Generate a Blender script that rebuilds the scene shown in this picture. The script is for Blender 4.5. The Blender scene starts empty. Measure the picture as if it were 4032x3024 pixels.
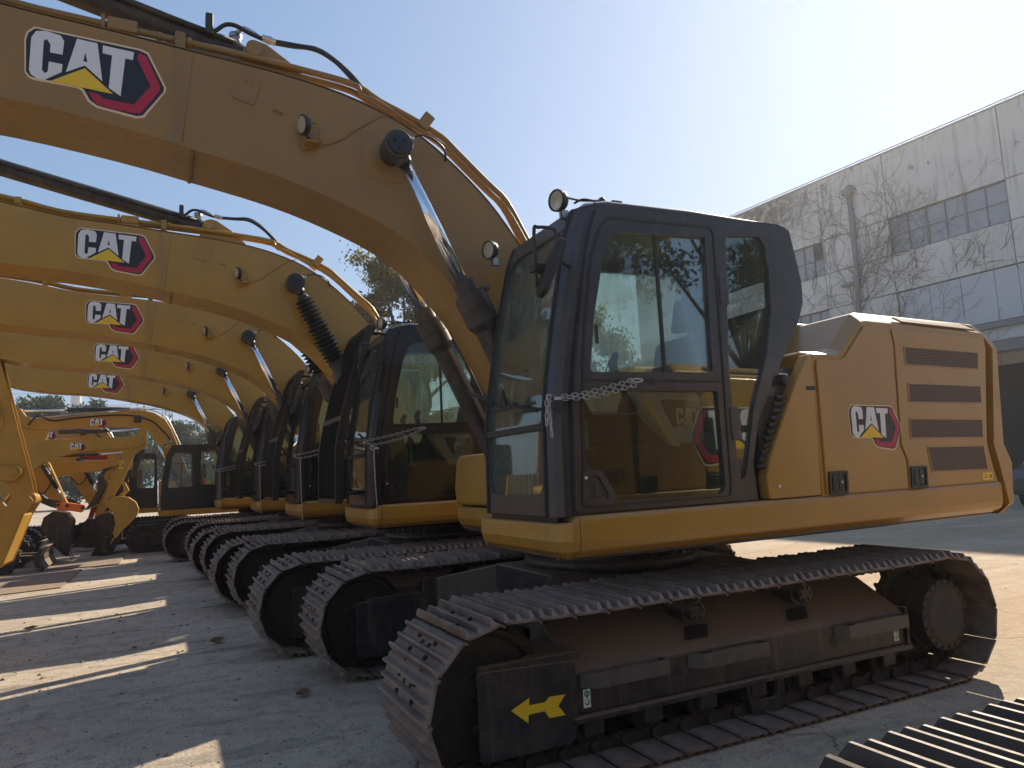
import bpy, bmesh, math, random
from mathutils import Vector, Matrix
from mathutils.geometry import tessellate_polygon
random.seed(7)
PI = math.pi
SC = bpy.context.scene
COL = SC.collection
# ------------------------------------------------------------------ materials
def new_mat(name):
    m = bpy.data.materials.new(name); m.use_nodes = True
    nt = m.node_tree
    return m, nt, nt.nodes['Principled BSDF']
def nd(nt, t, **k):
    n = nt.nodes.new(t)
    for a, v in k.items():
        setattr(n, a, v)
    return n
def lk(nt, a, b): nt.links.new(a, b)
def noise(nt, scale, detail=4, rough=.55, vec=None, stretch=None, coord='Object'):
    tc = nt.nodes.new('ShaderNodeTexCoord')
    src = tc.outputs[coord]
    if stretch:
        mp = nt.nodes.new('ShaderNodeMapping'); mp.inputs['Scale'].default_value = stretch
        lk(nt, src, mp.inputs['Vector']); src = mp.outputs[0]
    n = nt.nodes.new('ShaderNodeTexNoise')
    n.inputs['Scale'].default_value = scale; n.inputs['Detail'].default_value = detail; n.inputs['Roughness'].default_value = rough
    lk(nt, src, n.inputs['Vector'])
    return n.outputs['Fac']
def ramp(nt, fac, stops):
    r = nt.nodes.new('ShaderNodeValToRGB'); e = r.color_ramp.elements
    while len(e) < len(stops): e.new(.5)
    for i, (p, c) in enumerate(stops):
        e[i].position = p
        e[i].color = (c, c, c, 1) if not hasattr(c, '__len__') else (c[0], c[1], c[2], 1)
    lk(nt, fac, r.inputs['Fac']); return r.outputs['Color']
def mix(nt, fac, a, b, mode='MIX'):
    m = nt.nodes.new('ShaderNodeMix'); m.data_type = 'RGBA'; m.blend_type = mode
    for v, s in ((fac, m.inputs[0]), (a, m.inputs[6]), (b, m.inputs[7])):
        if isinstance(v, (int, float)): s.default_value = v
        elif hasattr(v, '__len__'): s.default_value = (v[0], v[1], v[2], 1)
        else: lk(nt, v, s)
    return m.outputs[2]
def math_(nt, op, a, b=None, c=None):
    m = nt.nodes.new('ShaderNodeMath'); m.operation = op
    for i, v in enumerate((a, b, c)):
        if v is None: continue
        if isinstance(v, (int, float)): m.inputs[i].default_value = v
        else: lk(nt, v, m.inputs[i])
    return m.outputs[0]
def upness(nt):
    g = nt.nodes.new('ShaderNodeNewGeometry'); s = nt.nodes.new('ShaderNodeSeparateXYZ')
    lk(nt, g.outputs['Normal'], s.inputs[0])
    return math_(nt, 'MAXIMUM', s.outputs['Z'], 0.0)
def paint(name, col, rough=.38, dust=(.30, .24, .17), dusty=.35, top=.5, streak=.25, coat=.25, bump=.0015, metallic=0, grime=.18, sd=.25, smear=None, rnd=0):
    """paint with faint mottling, rain streaks running down and dust lying on upward faces"""
    m, nt, b = new_mat(name)
    base = mix(nt, ramp(nt, noise(nt, 2.3, 5), [(.35, 0), (.7, 1)]), col, tuple(c * (1 - grime) for c in col))
    st = ramp(nt, noise(nt, 1.0, 5, .6, stretch=(16, 16, 1.1)), [(.52, 0), (.72, 1)])
    base = mix(nt, math_(nt, 'MULTIPLY', st, streak), base, tuple((.8 - sd) * c + sd * d for c, d in zip(col, dust)))
    if rnd:
        oi = nt.nodes.new('ShaderNodeObjectInfo'); base = mix(nt, math_(nt, 'MULTIPLY', oi.outputs['Random'], rnd), base, (.10, .055, .035))
    if smear:
        tc = nt.nodes.new('ShaderNodeTexCoord'); sx = nt.nodes.new('ShaderNodeSeparateXYZ'); lk(nt, tc.outputs['Object'], sx.inputs[0])
        wob = math_(nt, 'MULTIPLY', math_(nt, 'SUBTRACT', noise(nt, 5, 3), .5), .12)
        dd = math_(nt, 'ABSOLUTE', math_(nt, 'SUBTRACT', math_(nt, 'ADD', sx.outputs[0], wob), smear))
        sm = math_(nt, 'MAXIMUM', math_(nt, 'SUBTRACT', 1.0, math_(nt, 'MULTIPLY', dd, 16)), 0)
        sm = math_(nt, 'MULTIPLY', sm, ramp(nt, noise(nt, 1, 5, .7, stretch=(30, 30, 3)), [(.35, .2), (.65, 1)]))
        base = mix(nt, math_(nt, 'MULTIPLY', sm, .6), base, (.13, .09, .06))
    fine = ramp(nt, noise(nt, 9, 6, .7), [(.4, 0), (.68, 1)])
    f = math_(nt, 'ADD', math_(nt, 'MULTIPLY', fine, dusty), math_(nt, 'MULTIPLY', upness(nt), top))
    f = math_(nt, 'MINIMUM', f, .92)
    out = mix(nt, f, base, dust)
    lk(nt, out, b.inputs['Base Color'])
    r = math_(nt, 'ADD', math_(nt, 'MULTIPLY', f, .45), rough)
    r = math_(nt, 'ADD', r, math_(nt, 'MULTIPLY', math_(nt, 'SUBTRACT', noise(nt, 30, 3), .5), .15))
    lk(nt, r, b.inputs['Roughness'])
    if max(col) < .03: b.inputs['Specular IOR Level'].default_value = .35
    b.inputs['Coat Weight'].default_value = coat; b.inputs['Coat Roughness'].default_value = .15
    b.inputs['Metallic'].default_value = metallic
    if bump:
        bp = nt.nodes.new('ShaderNodeBump'); bp.inputs['Strength'].default_value = .35; bp.inputs['Distance'].default_value = bump
        lk(nt, noise(nt, 45, 3), bp.inputs['Height']); lk(nt, bp.outputs[0], b.inputs['Normal'])
    return m
def plain(name, col, rough=.5, metallic=0, var=.15, scale=12, bump=0, emit=None):
    m, nt, b = new_mat(name)
    c = mix(nt, noise(nt, scale, 4), tuple(x * (1 - var) for x in col), tuple(min(1, x * (1 + var)) for x in col))
    lk(nt, c, b.inputs['Base Color']); b.inputs['Roughness'].default_value = rough; b.inputs['Metallic'].default_value = metallic
    if bump:
        bp = nt.nodes.new('ShaderNodeBump'); bp.inputs['Strength'].default_value = .6; bp.inputs['Distance'].default_value = bump
        lk(nt, noise(nt, scale * 3, 5), bp.inputs['Height']); lk(nt, bp.outputs[0], b.inputs['Normal'])
    return m
YEL = (.42, .215, .022)
M = {}
M['yellow'] = paint('yellow_paint', YEL, .32, dust=(.29, .21, .115), dusty=.18, top=.28, streak=.30, coat=.35)
M['boomyel'] = paint('boom_yellow_paint', (.43, .225, .016), .38, dust=(.27, .19, .09), dusty=.26, top=.3, streak=.3, coat=.2, smear=-2.95)
M['boomyel0'] = paint('lens_veil_boom_yellow_paint', (.31, .168, .033), .42, dust=(.21, .155, .10), dusty=.42, top=.3, streak=.45, coat=.1, smear=-2.95)  # boom yellow dulled in colour to imitate lens veil; the smear is a stain
M['yellow2'] = paint('far_yellow_paint', (.48, .25, .02), .38, dust=(.38, .28, .14), dusty=.14, top=.2, streak=.12, coat=.2)
M['black'] = paint('black_paint', (.006, .007, .010), .30, dust=(.13, .125, .12), dusty=.03, top=.15, streak=.12, coat=.25, sd=.08)
M['black0'] = paint('lens_veil_black_paint', (.023, .026, .033), .36, dust=(.155, .16, .17), dusty=.14, top=.35, streak=.35, coat=.3)  # black lifted to blue-grey to imitate lens veil over the nearest machine
M['blackframe'] = paint('dusty_black_frame_paint', (.020, .021, .024), .42, dust=(.24, .17, .125), dusty=.17, top=1.0, streak=.5, coat=.1, sd=.55)
M['stepsteel'] = paint('dusty_step_steel', (.075, .068, .062), .5, dust=(.22, .17, .135), dusty=.4, top=.6, streak=.4, coat=0, sd=.4)
M['steeldark'] = paint('dark_track_steel', (.055, .050, .047), .5, dust=(.15, .12, .10), dusty=.35, top=.15, streak=.4, coat=0, metallic=.3, bump=.003, grime=.45)
M['cyl'] = paint('cylinder_black_paint', (.026, .026, .028), .42, dust=(.17, .14, .115), dusty=.35, top=.25, streak=.5, coat=.1)
M['steel'] = paint('worn_track_steel', (.17, .145, .125), .44, dust=(.36, .28, .22), dusty=.6, top=.25, streak=.5, coat=0, metallic=.15, bump=.004, grime=.5, rnd=.75)
M['link'] = paint('dark_link_steel', (.024, .021, .019), .55, dust=(.10, .075, .055), dusty=.4, top=.35, streak=.2, coat=0, bump=.003)
M['chrome'] = plain('chrome_rod', (.86, .87, .88), .10, 1, .03)
M['zinc'] = plain('zinc_steel', (.50, .50, .48), .35, .9, .15, 40)
M['chain'] = plain('galvanised_chain', (.46, .45, .42), .38, .8, .2, 60)
M['rubber'] = plain('black_rubber', (.016, .016, .017), .6, 0, .3, 20, .001)
M['hose'] = plain('hydraulic_hose', (.012, .012, .013), .38, 0, .3, 30)
M['plastic'] = plain('black_plastic', (.018, .018, .020), .5, 0, .25, 25)
M['recess'] = plain('latch_black', (.012, .012, .013), .35, 0, .2, 25)
M['seat'] = plain('seat_fabric', (.03, .03, .033), .9, 0, .3, 60, .001)
M['greypanel'] = plain('grey_interior_panel', (.50, .50, .47), .6, 0, .1)
M['tan'] = plain('tan_interior_strap', (.75, .48, .22), .5, 0, .15)
M['white'] = plain('decal_white', (.72, .72, .72), .4, 0, .06, 30)
M['cream'] = plain('decal_cream_edge', (.72, .58, .36), .45, 0, .06)
M['dblack'] = plain('decal_black', (.012, .012, .016), .38, 0, .2)
M['dred'] = plain('decal_red', (.42, .012, .045), .4, 0, .1)
M['dyel'] = plain('decal_yellow', (.80, .52, .02), .42, 0, .12)
M['green'] = plain('decal_green', (.05, .25, .09), .45)
M['orange'] = plain('orange_coupler_paint', (.75, .19, .02), .4, 0, .2, 8)
M['red'] = plain('red_paint', (.55, .02, .02), .4, 0, .1)
M['lens'] = plain('lamp_lens', (.55, .50, .40), .15, .4, .25, 80)
M['glassmirror'] = plain('mirror_glass', (.8, .8, .8), .03, 1, .02)
def perf():
    m, nt, b = new_mat('perforated_grille')
    tc = nt.nodes.new('ShaderNodeTexCoord'); v = nt.nodes.new('ShaderNodeTexVoronoi'); v.inputs['Scale'].default_value = 95; v.inputs['Randomness'].default_value = .0
    lk(nt, tc.outputs['Object'], v.inputs['Vector'])
    f = ramp(nt, v.outputs['Distance'], [(.42, 1), (.52, 0)])
    lk(nt, mix(nt, f, (.20, .115, .07), (.03, .02, .018)), b.inputs['Base Color']); b.inputs['Roughness'].default_value = .6
    return m
M['perf'] = perf()
def glass(name, tint, dirt=.10, dirtcol=(.45, .50, .44), refl=1.0, film=.012):
    m, nt, b = new_mat(name); nt.nodes.remove(b)
    out = nt.nodes['Material Output']
    tr = nt.nodes.new('ShaderNodeBsdfTransparent'); tr.inputs[0].default_value = (*tint, 1)
    gl = nt.nodes.new('ShaderNodeBsdfGlossy'); gl.inputs['Roughness'].default_value = .01; gl.inputs['Color'].default_value = (1, 1, 1, 1)
    d1 = nt.nodes.new('ShaderNodeBsdfDiffuse'); d1.inputs[0].default_value = (*dirtcol, 1)
    d2 = nt.nodes.new('ShaderNodeBsdfTranslucent'); d2.inputs[0].default_value = (*dirtcol, 1)
    df = nt.nodes.new('ShaderNodeMixShader'); df.inputs[0].default_value = .55; lk(nt, d1.outputs[0], df.inputs[1]); lk(nt, d2.outputs[0], df.inputs[2])
    fr = nt.nodes.new('ShaderNodeFresnel'); fr.inputs['IOR'].default_value = 1.52
    st = ramp(nt, noise(nt, 1.0, 6, .65, stretch=(26, 26, 1.4)), [(.42, 0), (.75, 1)])
    cl = ramp(nt, noise(nt, 2.2, 4, .6), [(.38, .15), (.65, 1)])
    f = math_(nt, 'MULTIPLY', math_(nt, 'MULTIPLY', st, cl), dirt)
    f = math_(nt, 'ADD', f, film)
    m1 = nt.nodes.new('ShaderNodeMixShader'); lk(nt, f, m1.inputs[0]); lk(nt, tr.outputs[0], m1.inputs[1]); lk(nt, df.outputs[0], m1.inputs[2])
    m2 = nt.nodes.new('ShaderNodeMixShader'); lk(nt, math_(nt, 'MULTIPLY', fr.outputs[0], refl), m2.inputs[0])
    lk(nt, m1.outputs[0], m2.inputs[1]); lk(nt, gl.outputs[0], m2.inputs[2]); lk(nt, m2.outputs[0], out.inputs['Surface'])
    return m
M['glass'] = glass('cab_glass', (.80, .87, .84), .14, refl=.80, film=.035)
M['glasslow'] = glass('lower_door_glass', (.66, .72, .70), .10, refl=.42, film=.03)
M['guard'] = plain('guard_black', (.006, .006, .007), .4, 0, .2)
M['wglass'] = glass('windshield_glass_dusty', (.76, .84, .78), .62, (.50, .55, .46), refl=.9, film=.17)
M['rglass'] = glass('right_window_glass_dusty', (.76, .84, .80), .55, (.60, .68, .60), film=.12)
# ------------------------------------------------------------------ mesh building
def fillet(poly, r, n=4):
    out = []; N = len(poly)
    for i in range(N):
        p = Vector(poly[i]); a = Vector(poly[i - 1]); b = Vector(poly[(i + 1) % N])
        rr = r[i] if hasattr(r, '__len__') else r
        u = (a - p); v = (b - p); lu, lv = u.length, v.length
        if rr <= 0 or lu < 1e-6 or lv < 1e-6: out.append(tuple(p)); continue
        u.normalize(); v.normalize()
        ang = math.acos(max(-1, min(1, u.dot(v))))
        if ang > PI - .05 or ang < .05: out.append(tuple(p)); continue
        d = min(rr / math.tan(ang / 2), lu * .48, lv * .48); rad = d * math.tan(ang / 2)
        c = p + (u + v).normalized() * (rad / math.sin(ang / 2))
        s = p + u * d; e = p + v * d
        a0 = math.atan2(s.y - c.y, s.x - c.x); a1 = math.atan2(e.y - c.y, e.x - c.x)
        while a1 - a0 > PI: a1 -= 2 * PI
        while a1 - a0 < -PI: a1 += 2 * PI
        for k in range(n + 1):
            t = a0 + (a1 - a0) * k / n
            out.append((c.x + rad * math.cos(t), c.y + rad * math.sin(t)))
    return out
MAPS = {'xz': lambda u, v, w: (u, w, v), 'xy': lambda u, v, w: (u, v, w), 'yz': lambda u, v, w: (w, u, v)}
class B:
    def __init__(s, ox=0.0, oy=0.0): s.bm = bmesh.new(); s.ox = ox; s.oy = oy; s.mats = []
    def mi(s, m):
        if m not in s.mats: s.mats.append(m)
        return s.mats.index(m)
    def v(s, p): return s.bm.verts.new((p[0] - s.ox, p[1] - s.oy, p[2]))
    def f(s, vs, mi, smooth=False):
        try: fc = s.bm.faces.new(vs)
        except ValueError: return None
        fc.material_index = mi; fc.smooth = smooth; return fc
    def faces(s, pts, fs, mat, smooth=False):
        k = s.mi(mat); vs = [s.v(p) for p in pts]
        return [s.f([vs[i] for i in q], k, smooth) for q in fs]
    def prism(s, polys, w0, w1, mat, mp='xz', bev=0, seg=2):
        """polys = outline followed by holes"""
        if not hasattr(polys[0][0], '__len__'): polys = [polys]
        k = s.mi(mat); mf = MAPS[mp]
        flat = [p for pl in polys for p in pl]
        if callable(w0): g0, g1 = w0, w1
        else: g0 = lambda u, v: w0; g1 = lambda u, v: w1
        a = [s.v(mf(p[0], p[1], g0(*p))) for p in flat]; b = [s.v(mf(p[0], p[1], g1(*p))) for p in flat]
        fs = []
        if len(polys) == 1:
            fs.append(s.f(a, k)); fs.append(s.f(b[::-1], k))
        else:
            for t in tessellate_polygon([[Vector((p[0], p[1], 0)) for p in pl] for pl in polys]):
                fs.append(s.f([a[i] for i in t], k)); fs.append(s.f([b[i] for i in reversed(t)], k))
        o = 0
        for pl in polys:
            n = len(pl)
            for i in range(n):
                j = (i + 1) % n
                fs.append(s.f([a[o + i], b[o + i], b[o + j], a[o + j]], k))
            o += n
        if bev: s.bevel([f for f in fs if f], bev, seg)
        return fs
    def bevel(s, fs, w, seg=2, ang=.5):
        s.bm.normal_update()
        bmesh.ops.recalc_face_normals(s.bm, faces=fs)
        es = set()
        for f in fs:
            for e in f.edges:
                if len(e.link_faces) == 2 and e.calc_face_angle(0) > ang: es.add(e)
        if es: bmesh.ops.bevel(s.bm, geom=list(es), offset=w, segments=seg, affect='EDGES', clamp_overlap=True, profile=.5)
    def box(s, x0, x1, y0, y1, z0, z1, mat, bev=0, seg=2, R=None):
        p = [(x, y, z) for x in (x0, x1) for y in (y0, y1) for z in (z0, z1)]
        if R is not None:
            c = Vector(((x0 + x1) / 2, (y0 + y1) / 2, (z0 + z1) / 2)); p = [tuple(c + R @ (Vector(q) - c)) for q in p]
        fs = s.faces(p, [(0, 1, 3, 2), (4, 6, 7, 5), (0, 4, 5, 1), (2, 3, 7, 6), (0, 2, 6, 4), (1, 5, 7, 3)], mat)
        if bev: s.bevel(fs, bev, seg)
    def loft(s, rings, mat, cap=True, closed=True, smooth=False, bev=0, seg=2):
        k = s.mi(mat); rs = [[s.v(p) for p in r] for r in rings]; fs = []
        for a, b in zip(rs, rs[1:]):
            n = len(a)
            for i in range(n if closed else n - 1):
                j = (i + 1) % n; fs.append(s.f([a[i], a[j], b[j], b[i]], k, smooth))
        if cap and closed: fs.append(s.f(rs[0][::-1], k)); fs.append(s.f(rs[-1], k))
        if bev: s.bevel([f for f in fs if f], bev, seg)
    def lathe(s, p0, p1, prof, mat, n=20, smooth=True, cap=True):
        """prof = [(t along p0->p1 in metres, radius)]"""
        p0 = Vector(p0); ax = (Vector(p1) - p0).normalized()
        u = ax.orthogonal().normalized(); w = ax.cross(u)
        rings = [[tuple(p0 + ax * t + (u * math.cos(2 * PI * i / n) + w * math.sin(2 * PI * i / n)) * r) for i in range(n)] for t, r in prof]
        k = s.mi(mat)
        # split rings where the profile turns sharply so that shading stays crisp
        for j in range(len(rings) - 1):
            a = [s.v(p) for p in rings[j]]; b = [s.v(p) for p in rings[j + 1]]
            for i in range(n):
                q = (i + 1) % n; s.f([a[i], a[q], b[q], b[i]], k, smooth)
            if cap and j == 0: s.f(a[::-1], k)
            if cap and j == len(rings) - 2: s.f(b, k)
    def cyl(s, p0, p1, r, mat, n=16, r1=None):
        L = (Vector(p1) - Vector(p0)).length; s.lathe(p0, p1, [(0, r), (L, r if r1 is None else r1)], mat, n)
    def tube(s, pts, r, mat, n=8, smooth=True, cap=True, curve=0):
        if curve: pts = spline(pts, curve)
        P = [Vector(p) for p in pts]; k = s.mi(mat); prev = None; last = None; u = None
        for i, p in enumerate(P):
            t = (P[min(i + 1, len(P) - 1)] - P[max(i - 1, 0)]).normalized()
            if u is None: u = t.orthogonal().normalized()
            else: u = (u - t * u.dot(t)).normalized()
            w = t.cross(u); rr = r[i] if hasattr(r, '__len__') else r
            ring = [s.v(p + (u * math.cos(2 * PI * j / n) + w * math.sin(2 * PI * j / n)) * rr) for j in range(n)]
            if last:
                for j in range(n): s.f([last[j], last[(j + 1) % n], ring[(j + 1) % n], ring[j]], k, smooth)
            elif cap: s.f(ring[::-1], k)
            last = ring
        if cap: s.f(last, k)
    def mesh(s, name):
        me = bpy.data.meshes.new(name)
        bmesh.ops.recalc_face_normals(s.bm, faces=s.bm.faces)
        s.bm.to_mesh(me); s.bm.free()
        for m in s.mats: me.materials.append(M[m] if isinstance(m, str) else m)
        return me
def spline(pts, n):
    P = [Vector(p) for p in pts]; out = []
    for i in range(len(P) - 1):
        a = P[max(i - 1, 0)]; b = P[i]; c = P[i + 1]; d = P[min(i + 2, len(P) - 1)]
        for k in range(n):
            t = k / n
            out.append(.5 * ((2 * b) + (c - a) * t + (2 * a - 5 * b + 4 * c - d) * t * t + (3 * b - a - 3 * c + d) * t ** 3))
    out.append(P[-1]); return out
def offset_y(poly, y): return [(p[0], y, p[1]) for p in poly]
CACHE = {}
def cached(key, fn):
    if key not in CACHE: CACHE[key] = fn()
    return CACHE[key]
def ob(name, me, parent=None, loc=(0, 0, 0), rot=None, **props):
    o = bpy.data.objects.new(name, me); COL.objects.link(o)
    o.location = loc
    if rot is not None: o.rotation_euler = rot
    if parent: o.parent = parent
    for k, v in props.items(): o[k] = v
    return o
def thing(name, label, cat, loc=(0, 0, 0), rz=0, group=None, me=None):
    o = ob(name, me, None, loc, (0, 0, rz), label=label, category=cat)
    if group: o['group'] = group
    return o
SUNAZ, SKY, SUNE, EXPO, SKYK, HAZE = 59.8, .14, 4.6, 1.0, 2.9, 0.0010
# ------------------------------------------------------------------ excavator meshes (front faces -X, left side is -Y, swing axis at x = OX)
OX = 3.03
def EB(): return B(OX)
ZC, RP, CXT = .412, .352, 3.035
TY = 1.205
def shoe_mesh():
    b = B()
    hole = lambda cy: [(-.028, cy - .022), (.022, cy - .022), (.022, cy + .022), (-.028, cy + .022)]
    b.prism([[(-.083, -.36), (.084, -.36), (.084, .36), (-.083, .36)], hole(-.05), hole(.05)], .022, .034, 'steel', 'xy')
    b.loft([[(.084, y, .034), (.084, y, .022), (.098, y, .006), (.104, y, .014)] for y in (-.36, .36)], 'steel')
    for x, h in ((-.080, .036), (-.016, .030), (.052, .036)):
        b.loft([[(x - .016, y0, .033), (x + .016, y0, .033), (x + .006, y1, .033 + h), (x - .006, y1, .033 + h)] for y0, y1 in ((-.36, -.335), (.36, .335))], 'steel')
    for sx in (-.048, .030):
        for sy in (-.115, .115):
            b.lathe((sx, sy, .033), (sx, sy, .05), [(0, .013), (.014, .012)], 'link', 6, False)
    for sy in (-1, 1):
        y0, y1 = sy * .075, sy * .112
        b.prism(fillet([(-.118, -.040), (-.06, -.048), (.0, -.030), (.06, -.048), (.115, -.040), (.118, .010), (.09, .0215), (-.09, .0215), (-.118, .01)], .018, 3), min(y0, y1), max(y0, y1), 'link')
        b.lathe((-.095, sy * .112, -.008), (-.095, sy * .140, -.008), [(0, .034), (.028, .030)], 'link', 12)
    b.cyl((-.095, -.08, -.008), (-.095, .08, -.008), .026, 'link', 10)
    return b.mesh('track_shoe')
def track_points(half):
    """pin line of the crawler as a closed list of (x, z) with arc length, starting at bottom rear"""
    xa, xb = CXT - half, CXT + half; P = []
    for i in range(41): P.append((xb + (xa - xb) * i / 40, ZC - RP))
    for i in range(1, 33):
        a = -PI / 2 - PI * i / 32; P.append((xa + RP * math.cos(a), ZC + RP * math.sin(a)))
    for i in range(1, 60):
        t = i / 60; sag = .007 * abs(math.sin(3 * PI * t)) + .003 * math.sin(PI * t)
        P.append((xa + (xb - xa) * t, ZC + RP - sag))
    for i in range(0, 33):
        a = PI / 2 - PI * i / 32; P.append((xb + RP * math.cos(a), ZC + RP * math.sin(a)))
    return P
def shoe_places(half):
    P = track_points(half); L = [0]
    for a, b in zip(P, P[1:]): L.append(L[-1] + math.hypot(b[0] - a[0], b[1] - a[1]))
    n = round(L[-1] / .19); out = []
    def at(s):
        s %= L[-1]
        for i in range(len(L) - 1):
            if L[i + 1] >= s:
                t = (s - L[i]) / max(1e-9, L[i + 1] - L[i]); return (P[i][0] + (P[i + 1][0] - P[i][0]) * t, P[i][1] + (P[i + 1][1] - P[i][1]) * t)
    for k in range(n):
        s = (k + .5) * L[-1] / n; h = .5 * L[-1] / n
        p, q = at(s - h), at(s + h)
        out.append(((p[0] + q[0]) / 2, (p[1] + q[1]) / 2, math.atan2(q[1] - p[1], q[0] - p[0])))
    return out
def idler_mesh(s, half):
    b = EB(); x, y = CXT - half, s * TY
    b.lathe((x, y - .09, ZC), (x, y + .09, ZC), [(0, .05), (0, .12), (.015, .14), (.02, .27), (0, .29), (0, .312), (.045, .320), (.05, .345), (.13, .345), (.135, .320), (.18, .312), (.18, .29), (.16, .27), (.165, .14), (.18, .12), (.18, .05)], 'link', 40)
    for k in (-1, 1):
        b.lathe((x, y, ZC), (x, y + k * .16, ZC), [(0, .07), (.14, .065), (.16, .045)], 'link', 16)
    return b.mesh('idler_wheel')
def sprocket_mesh(s, half):
    b = EB(); x = CXT + half; y = s * TY
    n = 21; poly = []
    for i in range(n):
        for da, r in ((0, .315), (.28, .318), (.42, .352), (.58, .352), (.72, .318)):
            a = 2 * PI * (i + da) / n; poly.append((x + r * math.cos(a), ZC + r * math.sin(a)))
    b.prism(poly, y - .03, y + .03, 'link')
    ax0 = (x, y - s * .12, ZC); ax1 = (x, y + s * .3, ZC)
    b.lathe(ax0, ax1, [(0, .20), (.10, .26), (.16, .27), (.165, .235), (.26, .225), (.262, .215), (.345, .205), (.35, .222), (.375, .222), (.378, .19), (.388, .165), (.392, .0)], 'link', 40)
    for i in range(20):
        a = 2 * PI * i / 20; c = (x + .206 * math.cos(a), ZC + .206 * math.sin(a))
        b.lathe((c[0], y + s * .255, c[1]), (c[0], y + s * .27, c[1]), [(0, .011), (.013, .010)], 'link', 6, False)
    for i in range(30):
        a = 2 * PI * i / 30; c = (x + .255 * math.cos(a), ZC + .255 * math.sin(a))
        b.lathe((c[0], y + s * .035, c[1]), (c[0], y + s * .065, c[1]), [(0, .012), (.02, .011)], 'link', 6, False)
    return b.mesh('sprocket')
def frame_mesh(s, half):
    b = EB(); e = half - 1.63; x0, x1 = 1.86 - e, 4.38 + e
    Y = lambda *q: [(v * s, z) for v, z in q]
    sec = Y((.97, .25), (1.37, .25), (1.37, .455), (1.345, .487), (1.0, .683), (.97, .683))
    secr = Y((.97, .25), (1.37, .25), (1.37, .45), (1.345, .475), (1.04, .645), (.97, .645))
    b.loft([[(x, u, v) for u, v in q] for x, q in ((x0, sec), (x1 - .32, sec), (x1, secr))], 'blackframe', bev=.012)
    b.box(x0 - .02, x1 + .02, *sorted((s * .96, s * 1.405)), .222, .250, 'blackframe', .004)
    b.box(x1 - .012, x1 + .018, *sorted((s * 1.0, s * 1.392)), .222, .485, 'blackframe', .006)
    # lipped black plates on slope and face stand in for shaded openings
    for x in (2.76, 3.54):
        ring = fillet([(x - .16, .06), (x + .04, .06), (x + .13, .40), (x - .07, .40)], .04, 4)
        for k_, off, m_ in ((1.0, .004, 'blackframe'), (.86, .006, 'rubber')):
            cx_ = sum(p[0] for p in ring) / len(ring); q = [(cx_ + (u - cx_) * k_, .23 + (t - .23) * k_) for u, t in ring]
            b.loft([[(u, s * (1.345 - .305 * t + .49 * o), .487 + .173 * t + .87 * o) for u, t in q] for o in (-.004, off)], m_)
    for x, r in ((2.53, .028), (3.71, .038)):
        b.lathe((x, s * 1.368, .36), (x, s * 1.373, .36), [(0, r), (.004, r)], 'rubber', 16)
    # track guide claw
    b.prism(fillet([(3.0, .24), (3.04, .06), (3.10, .03), (3.24, .03), (3.28, .06), (3.30, .24), (3.25, .24), (3.23, .11), (3.08, .11), (3.06, .24)], .015, 2), *sorted((s * 1.36, s * 1.33)), 'blackframe')
    b.prism(fillet([(3.0, .24), (3.04, .06), (3.10, .03), (3.24, .03), (3.28, .06), (3.30, .24), (3.25, .24), (3.23, .11), (3.08, .11), (3.06, .24)], .015, 2), *sorted((s * 1.02, s * 1.05)), 'blackframe')
    return b.mesh('track_frame')
def guard_mesh(s, half):
    b = EB(); e = half - 1.63
    out = fillet([(1.33 - e, .13), (1.84 - e, .13), (1.87 - e, .25), (1.87 - e, .53), (1.33 - e, .55)], .03, 3)
    b.prism(out, *sorted((s * 1.385, s * 1.350)), 'blackframe', bev=.008)
    b.prism(out, *sorted((s * .995, s * 1.03)), 'blackframe', bev=.008)
    top = fillet([(1.335 - e, s * 1.383), (1.335 - e, s * 1.345), (1.60 - e, s * 1.335), (1.62 - e, s * 1.30), (1.70 - e, s * 1.28), (1.70 - e, s * 1.10), (1.60 - e, s * 1.06), (1.42 - e, s * 1.04), (1.40 - e, s * .996), (1.9 - e, s * .996), (1.9 - e, s * 1.383)], .02, 3)
    b.prism(top, .525, .568, 'blackframe', 'xy', bev=.014, seg=3)
    for z in (.25, .42): b.lathe((1.37 - e, s * 1.34, z), (1.37 - e, s * 1.27, z), [(0, .035), (.07, .035)], 'blackframe', 8, False)
    b.box(1.42 - e, 1.60 - e, *sorted((s * 1.27, s * 1.34)), .32, .52, 'blackframe', .01)
    return b.mesh('idler_guard')
def arrow_mesh(s, half):
    b = EB(); e = half - 1.63
    p = [(1.50, .36), (1.60, .402), (1.596, .368), (1.685, .368), (1.71, .388), (1.80, .385), (1.757, .338), (1.795, .288), (1.705, .29), (1.68, .327), (1.592, .326), (1.588, .287)]
    b.prism([(x - e, z - .012) for x, z in p], *sorted((s * 1.385, s * 1.3875)), 'dyel')
    return b.mesh('arrow_decal')
def lift_decal(s, x):
    b = EB(); b.box(x, x + .042, *sorted((s * 1.37, s * 1.3725)), .283, .372, 'white')
    c = x + .021
    b.prism([[(c + .015 * math.cos(a), .350 + .015 * math.sin(a)) for a in [i * PI / 8 for i in range(16)]], [(c + .009 * math.cos(a), .350 + .009 * math.sin(a)) for a in [i * PI / 8 for i in range(16)]]], *sorted((s * 1.3725, s * 1.3745)), 'green')
    b.box(c - .003, c + .003, *sorted((s * 1.3725, s * 1.3745)), .325, .358, 'green')
    b.prism([(c + r * math.cos(a), .308 + r * math.sin(a)) for r, L in ((.014, range(-10, 5)), (.007, range(4, -11, -1))) for a in [q * PI / 10 for q in L]], *sorted((s * 1.3725, s * 1.3745)), 'green')
    return b.mesh('lifting_point_decal')
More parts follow.
